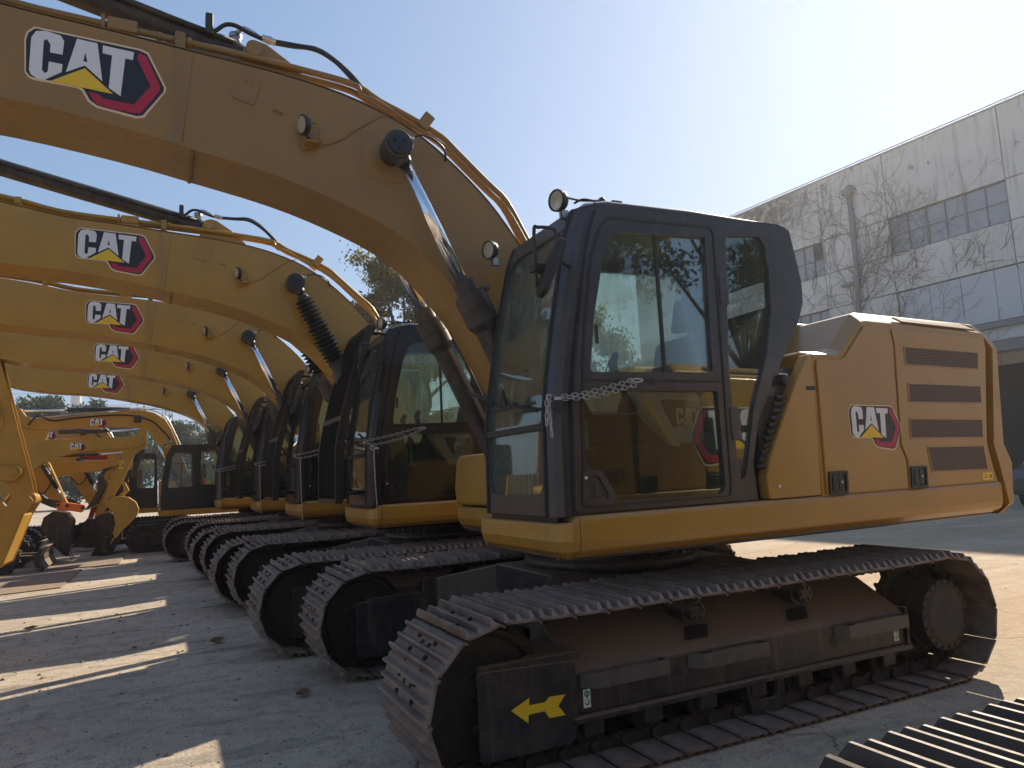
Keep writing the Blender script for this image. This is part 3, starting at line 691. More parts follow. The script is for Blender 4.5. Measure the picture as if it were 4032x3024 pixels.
def logo_mesh(s, x, z, w, y, ang=0, ox=OX, letters='white', gap=.0012, plain_=False):
    """layered decal on the plane y; s=-1 reads from -Y, s=+1 reads from +Y"""
    b = B(ox); d = -s  # reading direction along x
    ca, sa = math.cos(ang), math.sin(ang)
    def T(pl): return [(x + d * w * (u * ca - v * sa), z + w * (u * sa + v * ca)) for u, v in pl]
    k = [0]
    def lay(polys, mat, n):
        b.prism([T(p) for p in polys], *sorted((y + s * gap * (n - 1), y + s * gap * n)), mat)
    if not plain_:
        lay([LG['outer']], 'cream', 1); lay([LG['black']], 'dblack', 2); lay([LG['red']], 'dred', 3)
    lay([LG['C']], letters, 3.5); lay([LG['A'], LG['Ah']], letters, 3.5); lay([LG['T']], letters, 3.5)
    lay([LG['tri']], 'dyel' if not plain_ else letters, 4)
    return b.mesh('logo_decal')
# ------------------------------------------------------------------ boom
BT = [(-2.55, 4.33), (-2.05, 4.34), (-1.3, 4.25), (-.81, 4.165), (-.3, 4.13), (.2, 4.09), (.65, 4.055), (1.05, 3.99), (1.38, 3.885), (1.61, 3.765), (1.83, 3.60), (2.07, 3.375), (2.27, 3.12), (2.50, 2.78), (2.78, 2.25), (3.0, 1.82)]
BB = [(2.72, 1.55), (2.45, 1.72), (2.20, 2.08), (2.02, 2.39), (1.87, 2.62), (1.62, 2.90), (1.38, 3.085), (1.03, 3.24), (.64, 3.365), (.17, 3.465), (-.24, 3.545), (-.8, 3.62), (-1.3, 3.65), (-1.95, 3.74), (-2.30, 3.87), (-2.62, 4.03)]
def smooth2(P, n=3): return [(p[0], p[2]) for p in spline([(u, 0, v) for u, v in P], n)]
def boom_mesh():
    b = EB(); BT_, BB_ = smooth2(BT), smooth2(BB)
    side = BT_ + [(3.02, 1.68), (2.93, 1.56)] + BB_ + [(-2.68, 4.2)]
    for y0, y1 in ((-.222, -.205), (.285, .302)): b.prism(side, y0, y1, 'boomyel', bev=.003, seg=1)
    def strip(P, d, ya=-.235, yb=.315, t=.016):
        n = len(P); rings = []
        for i, p in enumerate(P):
            a = Vector(P[max(i - 1, 0)]); c = Vector(P[min(i + 1, n - 1)]); tt = (c - a).normalized(); nn = Vector((-tt.y, tt.x)) * d
            q0 = Vector(p) + nn * -.012; q1 = q0 + nn * t
            rings.append([(q0.x, ya, q0.y), (q0.x, yb, q0.y), (q1.x, yb, q1.y), (q1.x, ya, q1.y)])
        b.loft(rings, 'boomyel', smooth=False)
    strip(BT_, 1, -.222, .302, .014); strip(BB_, 1, -.212, .292, .012)
    # welded reinforcement plate, seam beads and pin bosses
    b.lathe((1.36, -.222, 3.60), (1.36, -.232, 3.60), [(0, .185), (.006, .18), (.010, .13), (.010, .0)], 'boomyel', 40, smooth=False)
    b.lathe((1.36, .302, 3.60), (1.36, .312, 3.60), [(0, .185), (.006, .18)], 'boomyel', 40)
    for p, q in (((.16, 4.07), (.10, 3.50)), ((-2.0, 4.30), (-2.02, 3.78))): b.tube([(p[0], -.222, p[1]), (q[0], -.222, q[1])], .004, 'boomyel', 6)
    b.box(.145, .165, -.20, .28, 3.452, 3.465, 'boomyel')
    pl = [(.42, 3.985), (.545, 3.945), (.50, 3.80), (.37, 3.84)]
    b.prism(fillet(pl, .012, 2), -.230, -.222, 'boomyel', bev=.002)
    for p in ((.46, 3.95), (.50, 3.93), (.47, 3.83)): b.lathe((p[0], -.230, p[1]), (p[0], -.238, p[1]), [(0, .007), (.006, .006)], 'boomyel', 8)
    b.prism(fillet([(-2.40, 4.27), (-1.98, 4.24), (-1.96, 3.98), (-2.02, 3.93), (-2.40, 3.98)], .04, 3), -.228, -.222, 'boomyel', bev=.002)
    b.tube(spline([(.62, -.222, 3.79), (.63, -.24, 3.795), (.66, -.24, 3.785), (.67, -.222, 3.775)], 3), .006, 'boomyel', 6)
    # bracket for the stick cylinder
    for y in (-.10, .15): b.prism(fillet([(.42, 4.07), (.46, 4.25), (.53, 4.315), (.60, 4.30), (.74, 4.21), (.95, 4.02)], .03, 3), y, y + .03, 'boomyel', bev=.004)
    b.lathe((.52, -.13, 4.245), (.52, .21, 4.245), [(0, .05), (.34, .05)], 'boomyel', 20)
    b.lathe((2.85, -.26, 1.72), (2.85, .34, 1.72), [(0, .13), (.6, .13)], 'boomyel', 24); b.lathe((-2.5, -.26, 4.13), (-2.5, .34, 4.13), [(0, .13), (.6, .13)], 'boomyel', 24)
    return b.mesh('boom')
def pipes_mesh():
    b = EB()
    m = 'boomyel'
    P1 = [(-2.2, 4.42), (-1.3, 4.33), (-.82, 4.235), (-.3, 4.205), (0, 4.195), (.48, 4.175), (.85, 4.15), (1.16, 4.115), (1.33, 4.03), (1.53, 3.955), (1.76, 3.85), (1.87, 3.76), (2.11, 3.55), (2.25, 3.43), (2.38, 3.20), (2.55, 2.90)]
    b.tube(spline([(x, -.13, z) for x, z in P1], 3), .0215, m, 10)
    b.tube(spline([(x, -.05, z - .005) for x, z in P1], 3), .0215, m, 10)
    P2 = [(1.17, 4.10), (1.21, 4.03), (1.30, 4.01), (1.54, 3.885), (1.78, 3.76), (2.10, 3.475), (2.23, 3.365), (2.35, 3.17), (2.5, 2.9)]
    b.tube(spline([(x, -.16, z) for x, z in P2], 3), .016, m, 10)
    b.box(-.30, -.14, -.17, .0, 4.165, 4.245, m, .012); b.box(-.33, -.31, -.17, .0, 4.165, 4.25, m, .006)
    b.box(.06, .12, -.17, .0, 4.13, 4.235, m, .01); b.lathe((.125, -.13, 4.19), (.16, -.13, 4.19), [(0, .032), (.03, .03)], m, 12); b.lathe((-.04, -.13, 4.196), (-.01, -.13, 4.195), [(0, .026), (.03, .026)], m, 12)
    Rb = Matrix.Rotation(math.radians(35), 3, 'Y')
    b.box(1.60, 1.68, -.19, .0, 3.86, 3.98, m, .008, R=Rb)
    for y in (-.15, -.05): b.lathe((1.66, y, 3.955), (1.685, y, 3.985), [(0, .012), (.03, .011)], 'zinc', 6, False)
    b.box(-1.2, -1.14, -.17, 0, 4.26, 4.33, m, .01)
    return b.mesh('boom_pipe_run')
def boom_light_mesh(hexa=False):
    b = EB()
    b.prism([(.79, 3.55), (.90, 3.60), (.90, 3.63), (.77, 3.66)], -.235, -.225, 'boomyel'); b.box(.80, .89, -.31, -.235, 3.585, 3.597, 'boomyel', .003)
    c = Vector((.80, -.30, 3.69)); d = Vector((-.95, -.28, -.12)).normalized()
    b.lathe(c + d * -.02, c + d * .03, [(0, .035), (.01, .056), (.03, .062), (.045, .062), (.048, .05)], 'plastic', 20)
    b.lathe(c + d * .028, c + d * .034, [(0, .052), (.004, .001)], 'lens', 20, cap=False)
    b.tube([tuple(c - Vector((0, 0, .06))), (.83, -.29, 3.60)], .01, 'plastic')
    b.tube(spline([tuple(c), (.87, -.31, 3.71), (.89, -.28, 3.62), (.94, -.235, 3.615), (1.06, -.228, 3.68), (1.10, -.228, 3.72), (1.22, -.228, 3.81), (1.32, -.228, 3.88), (1.40, -.228, 3.90)], 4), .0045, 'boomyel', 6)
    return b.mesh('boom_work_lamp')
def boomcyl_mesh(s):
    """barrel on one side of the boom: y centre, pivot low at the platform"""
    y = -.37 if s < 0 else .45
    p0 = Vector((1.36, y, 3.60)); d = (Vector((1.90, y, 2.49)) - p0).normalized()
    b = EB(); h = .96   # distance from pin to gland
    a = p0 + d * h
    b.lathe(a, a + d, [(0, .046), (0, .073), (.095, .073), (.097, .100), (.115, .103), (.20, .103), (.203, .100), (.206, .103), (.30, .103), (.345, .078), (.36, .074), (1.36, .074), (1.37, .082), (1.45, .082)], 'cyl', 32)
    for i in range(12):
        t = 2 * PI * i / 12; u = d.orthogonal().normalized(); w = d.cross(u); o = a + d * .088 + (u * math.cos(t) + w * math.sin(t)) * .088
        b.lathe(o, o + d, [(0, .0105), (.03, .0105)], 'cyl', 8, False)
    # oil pipe on the barrel
    n = Vector((.88, 0, .43)) * .125; e = Vector((0, s * -.02, 0))
    b.tube([tuple(a + d * .10 + n + e), tuple(a + d * .22 + n * 1.05 + e), tuple(a + d * .6 + n * .95 + e), tuple(a + d * 1.25 + n * .9 + e)], .015, 'cyl')
    b.lathe(a + d * .10 + n * .6 + e, a + d * .10 + n * 1.25 + e, [(0, .022), (.09, .022)], 'cyl', 12)
    b.lathe(a + d * 1.49 + Vector((0, -.07, 0)), a + d * 1.49 + Vector((0, .07, 0)), [(0, .085), (.14, .085)], 'cyl', 20)
    return b.mesh('boom_cylinder')
def boomrod_mesh(s):
    y = -.37 if s < 0 else .45
    p0 = Vector((1.36, y, 3.60)); d = (Vector((1.90, y, 2.49)) - p0).normalized(); b = EB()
    b.lathe(p0 + d * .08, p0 + d, [(0, .0435), (.92, .0435)], 'chrome', 32); return b.mesh('piston_rod')
def boomeye_mesh(s):
    y = -.37 if s < 0 else .45; b = EB(); q = .30 if s > 0 else -.222
    b.lathe((1.36, q, 3.60), (1.36, y + s * .075, 3.60), [(0, .07), (abs(y - q) - .07, .07), (abs(y - q) - .068, .094), (abs(y - q) + .065, .094), (abs(y - q) + .07, .088), (abs(y - q) + .074, .0)], 'cyl', 36)
    b.lathe((1.36, y + s * .07, 3.60), (1.36, y + s * .09, 3.60), [(0, .078), (.012, .076), (.016, .0)], 'plastic', 32)
    for k in range(3):
        t = 2 * PI * k / 3 + .6; b.lathe((1.36 + .035 * math.cos(t), y + s * .085, 3.60 + .035 * math.sin(t)), (1.36 + .035 * math.cos(t), y + s * .10, 3.60 + .035 * math.sin(t)), [(0, .012), (.012, .011)], 'plastic', 8)
    d = Vector((.4375, 0, -.899)); b.lathe(Vector((1.36, y, 3.60)) + d * .05, Vector((1.36, y, 3.60)) + d * .2, [(0, .062), (.06, .052), (.075, .047)], 'cyl', 24)
    if s < 0: b.tube(spline([(1.44, y - .03, 3.65), (1.52, y - .02, 3.70), (1.62, y + .02, 3.71), (1.72, y + .08, 3.68), (1.755, y + .15, 3.63)], 4), .0075, 'hose', 8); b.lathe((1.43, y - .03, 3.645), (1.48, y - .03, 3.675), [(0, .012), (.05, .011)], 'zinc', 8)
    return b.mesh('rod_eye')
def bellows_mesh(s):
    y = -.37 if s < 0 else .45
    p0 = Vector((1.36, y, 3.60)); d = (Vector((1.90, y, 2.49)) - p0).normalized(); b = EB()
    prof = [(.15, .05), (.17, .062)]; t = .19
    r1 = random.Random(3)
    while t < .90:
        prof += [(t, .066), (t + .022, .112 + r1.uniform(-.012, .012))]; t += .046
    prof += [(.92, .066), (.94, .085), (.98, .085)]
    b.lathe(p0, p0 + d, prof, 'rubber', 9, smooth=False)
    return b.mesh('rubber_bellows')
def stickcyl_mesh():
    b = EB(); p0 = Vector((.52, .04, 4.245)); d = (Vector((-.28, .04, 4.43)) - p0).normalized()
    b.lathe(p0 - d * .04, p0 + d, [(0, .06), (.10, .075), (.13, .082), (2.0, .082), (2.02, .105), (2.28, .105), (2.30, .085), (2.42, .083), (2.425, .05)], 'cyl', 28)
    b.tube([tuple(p0 + d * .12 + Vector((0, -.09, .03))), tuple(p0 + d * .5 + Vector((0, -.10, .02))), tuple(p0 + d * 2.1 + Vector((0, -.10, .02)))], .018, 'cyl')
    q = p0 + d * .27; b.box(q.x - .022, q.x + .022, -.10, -.02, q.z + .0, q.z + .135, 'cyl', .008)
    b.lathe(p0 + d * .1 + Vector((0, 0, .05)), p0 + d * .1 + Vector((0, 0, .15)), [(0, .035), (.06, .035), (.065, .042), (.095, .04)], 'zinc', 14)
    b.tube(spline([(.24, -.07, 4.33), (.29, -.07, 4.34), (.35, -.07, 4.395), (.41, -.07, 4.405), (.49, -.07, 4.375), (.58, -.07, 4.35)], 4), .014, 'hose', 8)
    b.tube(spline([(.43, .0, 4.40), (.46, -.03, 4.42), (.52, -.05, 4.39), (.56, -.06, 4.36)], 4), .016, 'zinc', 8)
    for yy, zz in ((-.07, 0), (-.04, .012)):
        b.lathe((.575, yy, 4.36 + zz), (.66, yy, 4.345 + zz), [(0, .02), (.03, .02), (.03, .024), (.06, .024), (.06, .019), (.086, .019)], 'zinc', 8, False)
        b.tube(spline([(.65, yy, 4.347 + zz), (.78, yy, 4.35 + zz), (.92, yy, 4.35 + zz * 2), (1.03, yy - .02, 4.29 + zz * 2), (1.13, yy - .04, 4.20 + zz), (1.22, yy - .05, 4.10)], 5), .0165, 'hose', 10)
    return b.mesh('stick_cylinder')
def stickrod_mesh():
    b = EB(); p0 = Vector((.52, .04, 4.245)); d = (Vector((-.28, .04, 4.43)) - p0).normalized(); b.cyl(p0 + d * 2.4, p0 + d * 3.1, .042, 'chrome', 24); return b.mesh('piston_rod')
def stick_mesh():
    """own frame: pivot at the origin, hangs along -Z, machine side is +X"""
    b = B(); m = 'boomyel'
    o = [(-.10, .62), (.10, .66), (.20, .55), (.33, .15), (.34, -.25), (.20, -2.55), (.17, -2.86), (.05, -2.98), (-.08, -2.93), (-.14, -2.75), (-.24, -1.9), (-.36, -.5), (-.34, .1), (-.22, .45)]
    for y in (-.18, .165): b.prism(fillet(o, .03, 2), y, y + .015, m, bev=.002, seg=1)
    b.loft([[(x, -.165, z), (x, .165, z), (x - .02, .165, z), (x - .02, -.165, z)] for x, z in ((.12, .55), (.25, .15), (.255, -.25), (.12, -2.5))], m)
    b.loft([[(x, -.165, z), (x, .165, z), (x + .02, .165, z), (x + .02, -.165, z)] for x, z in ((-.22, .45), (-.34, .1), (-.36, -.5), (-.24, -1.9), (-.15, -2.7))], m)
    b.prism(fillet([(.0, -1.05), (.06, -.98), (.14, -1.1), (.10, -1.55), (-.08, -1.72), (-.2, -1.5)], .03, 3), -.20, -.18, m, bev=.003)
    for x, z, r in ((0, -1.35, .09), (.02, -2.35, .10), (.09, -2.84, .10), (0, 0, .14)): b.lathe((x, -.29, z), (x, .29, z), [(0, r * .3), (.0, r * .5), (.02, r * .55), (.022, r), (.56, r), (.58, r * .6)], m, 24)
    b.tube(spline([(-.3, -.2, -.1), (-.2, -.22, -.6), (-.12, -.21, -1.0)], 4), .016, 'hose'); b.box(-.15, -.05, -.21, -.185, -1.08, -1.0, 'zinc')
    return b.mesh('stick')
def linkage_mesh():
    b = B(); m = 'boomyel'
    for y in (-.26, .235): b.prism(fillet([(.02, -2.25), (.12, -2.35), (.02, -2.50), (-.55, -2.30), (-.62, -2.18), (-.5, -2.08)], .06, 4), y, y + .025, m, bev=.004)
    b.prism(fillet([(-.50, -2.12), (-.64, -2.2), (-.30, -3.15), (-.16, -3.1)], .05, 3), -.12, .12, m, bev=.02)
    return b.mesh('bucket_linkage')
def bucket_mesh():
    b = B(); m = 'blackframe'
    m = 'boomyel'
    o = [(.14, -2.80), (.17, -2.90), (-.02, -3.08), (-.26, -3.42), (-.50, -3.75), (-.85, -3.80), (-1.1, -3.55), (-1.05, -3.2), (-.62, -3.12), (-.32, -3.0), (-.1, -2.74)]
    for y in (-.5, .47): b.prism(fillet(o, .04, 2), y, y + .03, m, bev=.004)
    b.loft([[(x, -.5, z), (x, .5, z), (x * .96 - .0, .5, z + .03), (x * .96, -.5, z + .03)] for x, z in ((-.03, -3.08), (-.26, -3.40), (-.50, -3.72), (-.85, -3.77), (-1.08, -3.54))], m)
    for i in range(5): b.loft([[(-.90 - k * .16, -.44 + i * .22 - w, -3.50 + k * .05 - w), (-.90 - k * .16, -.44 + i * .22 + w, -3.50 + k * .05 - w), (-.90 - k * .16, -.44 + i * .22 + w, -3.50 + k * .05 + w), (-.90 - k * .16, -.44 + i * .22 - w, -3.50 + k * .05 + w)] for k, w in ((0, .04), (1, .012))], m)
    return b.mesh('bucket')
# ------------------------------------------------------------------ one machine
def excavator(label, dx, dy, long=True, stick=.3, bars=0, bellows=False, right=False, lamps=True, shoes=True, group='yellow crawler excavators parked in a row', black0=False, dark=False):
    half = 1.83 if long else 1.61
    R = thing('crawler_excavator', label, 'excavator', (OX + dx, dy, 0), 0, group)
    P = lambda nm, key, fn, par=R, **k: ob(nm, cached(key, fn), par, **k)
    for s in (-1, 1):
        k = (s, half); e = half - 1.63
        fr = P('track_frame', ('fr',) + k, lambda: frame_mesh(s, half)); fr['label'] = 'black side frame dusted brown on its sloping top'
        P('idler_guard', ('ig',) + k, lambda: guard_mesh(s, half), fr); P('arrow_decal', ('ar',) + k, lambda: arrow_mesh(s, half), fr)
        P('lifting_point_decal', ('ld', s, e, 0), lambda: lift_decal(s, 1.91 - e), fr); P('lifting_point_decal', ('ld', s, e, 1), lambda: lift_decal(s, 4.27 + e), fr)
        for i, (a, c, z) in enumerate(((1.91, 2.44, .46), (2.59, 3.14, .45), (3.71, 4.33, .45))): P('step_bracket', ('st', s, i), lambda: step_mesh(s, a, c, z), fr)
        n = 8 if long else 7; xs = [1.97 - e + (4.21 + e - 1.97 + e) * i / (n - 1) for i in range(n)]
        for i, x in enumerate(xs): P('track_roller', ('ro', s, n, i), lambda: roller_mesh(s, x, .168, .075, False))
        for x in (2.74, 3.58): P('carrier_roller', ('cr', s, x), lambda: roller_mesh(s, x, .65, .068, True))
        P('idler_wheel', ('id',) + k, lambda: idler_mesh(s, half)); P('sprocket', ('sp',) + k, lambda: sprocket_mesh(s, half))
        tr = ob('crawler_track', None, R, (0, 0, 0))
        sm = cached('shoe', shoe_mesh)
        for x, z, a in shoe_places(half):
            # bottom run travels to -X; outward normal is to the left of travel turned by the path
            o = ob('track_shoe', sm, tr, (x - OX, s * TY, z))
            t = Vector((math.cos(a), 0, math.sin(a))); nrm = Vector((-t.z, 0, t.x))
            o.rotation_euler = Matrix((t, nrm.cross(t), nrm)).transposed().to_euler()
    P('carbody', 'cb', carbody_mesh); P('swing_bearing', 'sb', bearing_mesh); P('upper_deck', 'dk', deck_mesh)
    P('side_skirt', 'sk-', lambda: skirt_mesh(-1)); P('side_skirt', 'sk+', lambda: skirt_mesh(1)); P('front_skirt', 'fs-', lambda: front_skirt_mesh(-1)); P('front_skirt', 'fs+', lambda: front_skirt_mesh(1))
    tb = P('tool_box', 'tb', toolbox_mesh); P('fuel_tank', 'ft', tank_mesh); P('handrail', 'hr', handrail_mesh)
    h = P('engine_hood', 'eh', hood_mesh)
    for s in (-1, 1):
        P('engine_door', ('d1', s), lambda: hdoor(s, D1), h); P('engine_door', ('d2', s), lambda: hdoor(s, D2), h)
        for i, q in enumerate(LOUV if s < 0 else LOUV[3:]): P('louvre_panel', ('lv', s, i), lambda: louvre(s, q), h)
        P('top_louvre_panel', ('tl', s), lambda: top_louvre(s), h)
        for x in (3.765, 4.535): P('door_latch', ('la', s, x), lambda: latch(s, x), h)
    P('warning_decal', 'wd', lambda: warn_decal(5.315, 1.255, .115, .052, -1.400), h)
    P('logo_decal', 'lgh', lambda: logo_mesh(-1, 4.015, 1.50, .49, -1.400, -.03), h)
    if right:
        P('logo_decal', 'lghr', lambda: logo_mesh(1, 5.30, 1.42, .95, 1.4045, 0), h)
        P('model_number_decal', 'mn', lambda: text_mesh(1, '320 GC', .17, 3.62, 1.34, 1.402, 'recess', True), R)
    P('cowl_panel', 'cw', cowl_mesh); P('counterweight', 'ct', counterweight_mesh)
    # cab
    c = P('cab', 'cab', cab_mesh)
    P('cab_door', 'dr', door_mesh, c)
    P('door_window', 'dw1', lambda: pane(fillet([(x, z) for x, z in UW], [.02, 0, 0, .08, .1, .03, .0, .02], 5), -1.368, 'glass'), c)
    P('door_window', 'dw2', lambda: pane(fillet([(x, z) for x, z in LW], [.02, .03, .03, .02, .02, .03, .04, .04, .02], 4), -1.368, 'glasslow'), c)
    P('rear_side_window', 'rw', lambda: pane([(3.155, 2.87), (3.42, 2.89), (3.47, 2.84), (3.485, 2.66), (3.475, 2.42), (3.40, 2.12), (3.25, 1.78), (3.165, 1.45), (3.14, 1.38), (3.09, 1.36), (3.09, 2.10)], -1.335, 'glasslow'), c)
    P('right_window', 'rgw', lambda: pane([(2.03, 1.40), (2.06, 2.0), (2.14, 2.4), (2.24, 2.78), (2.32, 2.86), (3.5, 2.88), (3.58, 2.8), (3.58, 2.42), (3.35, 2.0), (3.15, 1.55), (3.1, 1.40)], -.425, 'rglass'), c)
    P('windshield', 'ws1', lambda: windshield_mesh(1.345, 1.70), c); P('windshield', 'ws2', lambda: windshield_mesh(1.735, 2.84), c)
    P('operator_seat', 'seat', seat_mesh, c); P('side_console', 'con', console_mesh, c); P('console_lettering', 'cl', lambda: logo_mesh(-1, 2.765, 1.665, .25, -1.206, -.05, letters='cream', plain_=True), c)
    P('travel_levers', 'lev', levers_mesh, c); P('joystick', 'j1', lambda: joystick_mesh(2.50, -1.10, -1), c); P('joystick', 'j2', lambda: joystick_mesh(2.50, -.62, -1), c)
    P('rear_view_mirror', 'mir', mirror_mesh, c); P('windshield_wiper', 'wip', wiper_mesh, c); P('vent_ribs', 'rib', rib_duct_mesh, c); P('vent_knob', 'knb', knob_mesh, c); P('roof_plug', 'ant', antenna_mesh, c)
    if lamps:
        P('work_lamp', 'wl1', lambda: lamp_mesh((2.065, -1.20, 3.02), (-.95, -.22, -.08), .064, [(2.09, -1.2, 3.05), (2.2, -1.22, 3.03), (2.33, -1.24, 3.04)]), c); P('work_lamp', 'wl2', lambda: lamp_mesh((1.985, -.40, 2.96), (-.93, -.28, -.08), .062), c)
    if bars: P('front_guard', ('fg', bars), lambda: guard_bars(bars), c)
    # boom
    bm = P('boom', 'boom', boom_mesh)
    P('pipe_run', 'pp', pipes_mesh, bm); P('boom_lamp', 'bl', boom_light_mesh, bm)
    P('logo_decal', 'lgb', lambda: logo_mesh(-1, -.69, 3.62, .70, -.222, -.045), bm); P('logo_decal', 'lgbr', lambda: logo_mesh(1, .0, 3.60, .70, .302, .03), bm)
    for s in (-1, 1):
        bc = P('boom_cylinder', ('bc', s), lambda: boomcyl_mesh(s)); P('piston_rod', ('br', s), lambda: boomrod_mesh(s), bc); P('rod_eye', ('be', s), lambda: boomeye_mesh(s), bc)
        if bellows: P('rubber_bellows', ('bw', s), lambda: bellows_mesh(s), bc)
    sc = P('stick_cylinder', 'sc', stickcyl_mesh); P('piston_rod', 'sr', stickrod_mesh, sc)
    st = ob('stick', cached('stick', stick_mesh), R, (-2.5 - OX, .04, 4.13), (0, stick * -1, 0))
    ob('bucket_linkage', cached('lnk', linkage_mesh), st); ob('bucket', cached('bkt', bucket_mesh), st)
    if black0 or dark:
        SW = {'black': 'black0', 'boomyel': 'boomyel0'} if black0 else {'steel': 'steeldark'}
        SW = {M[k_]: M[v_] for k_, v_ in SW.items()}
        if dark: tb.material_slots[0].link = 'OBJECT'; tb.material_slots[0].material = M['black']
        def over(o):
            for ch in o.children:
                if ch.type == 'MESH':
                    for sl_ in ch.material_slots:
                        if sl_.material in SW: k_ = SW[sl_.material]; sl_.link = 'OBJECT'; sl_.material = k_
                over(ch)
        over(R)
    return R
# ------------------------------------------------------------------ camera, light
CAMP = Vector((0, -4.71199, 1.480149)); FPX = 1577.205
cr_, cu_, cf_ = Vector((0.90135579, -0.4301854, -0.0499827)), Vector((-0.00688044, -0.12962213, 0.99153959)), Vector((0.43302472, 0.89338605, 0.11979552))
cam = bpy.data.cameras.new('camera'); co = bpy.data.objects.new('camera', cam); COL.objects.link(co)
mat = Matrix((cr_, cu_, -cf_)).transposed().to_4x4(); mat.translation = CAMP; co.matrix_world = mat
cam.sensor_width = 36; cam.lens = FPX / 2212 * 36; cam.clip_end = 3000; cam.clip_start = .05
cam.shift_x = 0; cam.shift_y = 0
SC.camera = co
SUN_AZ, SUN_EL = math.radians(SUNAZ), math.radians(34.1)
w = bpy.data.worlds.new('World'); SC.world = w; w.use_nodes = True
nt = w.node_tree; bg = nt.nodes['Background']
sky = nt.nodes.new('ShaderNodeTexSky'); sky.sky_type = 'NISHITA'; sky.sun_disc = False
sky.sun_elevation = SUN_EL; sky.sun_rotation = SUN_AZ; sky.altitude = 50; sky.air_density = 1.15; sky.dust_density = .45; sky.ozone_density = 3.0
# a hazy sky whose glow rolls off softly instead of burning out
add = nt.nodes.new('ShaderNodeVectorMath'); add.operation = 'ADD'; add.inputs[1].default_value = (SKYK * .90, SKYK * 1.08, SKYK * 1.42)
mul = nt.nodes.new('ShaderNodeVectorMath'); mul.operation = 'MULTIPLY'; mul.inputs[1].default_value = (SKYK * .80, SKYK * 1.07, SKYK * 1.55)
div = nt.nodes.new('ShaderNodeVectorMath'); div.operation = 'DIVIDE'
lk(nt, sky.outputs[0], add.inputs[0]); lk(nt, sky.outputs[0], mul.inputs[0]); lk(nt, mul.outputs[0], div.inputs[0]); lk(nt, add.outputs[0], div.inputs[1])
lk(nt, div.outputs[0], bg.inputs[0]); bg.inputs[1].default_value = SKY
sd = Vector((math.sin(SUN_AZ) * math.cos(SUN_EL), math.cos(SUN_AZ) * math.cos(SUN_EL), math.sin(SUN_EL)))
sl = bpy.data.lights.new('sun', 'SUN'); sl.energy = SUNE; sl.angle = math.radians(.53); sl.color = (1.0, .86, .68)
so = bpy.data.objects.new('sun', sl); COL.objects.link(so); so.rotation_euler = sd.to_track_quat('Z', 'Y').to_euler(); so.location = sd * 50
SC.view_settings.view_transform = 'Standard'; SC.view_settings.look = 'None'; SC.view_settings.exposure = EXPO; SC.view_settings.gamma = 1
SC.cycles.max_bounces = 8; SC.cycles.transparent_max_bounces = 24; SC.cycles.use_denoising = True
SC.cycles.sample_clamp_indirect = 6

if HAZE:
    hm = bpy.data.materials.new('haze'); hm.use_nodes = True; hn = hm.node_tree; hn.nodes.remove(hn.nodes['Principled BSDF'])
    pv = hn.nodes.new('ShaderNodeVolumePrincipled'); pv.inputs['Color'].default_value = (.86, .90, .96, 1); pv.inputs['Density'].default_value = HAZE; pv.inputs['Anisotropy'].default_value = .6
    hn.links.new(pv.outputs[0], hn.nodes['Material Output'].inputs['Volume'])
    hb = bpy.data.meshes.new('haze'); h_ = 1600
    hb.from_pydata([(x, y, z) for x in (-h_, h_) for y in (-h_, h_) for z in (-1, 45)], [], [(0, 1, 3, 2), (4, 6, 7, 5), (0, 4, 5, 1), (2, 3, 7, 6), (0, 2, 6, 4), (1, 5, 7, 3)])
    hb.materials.append(hm); ho = ob('haze', hb); ho['kind'] = 'stuff'
SC.cycles.volume_bounces = 0
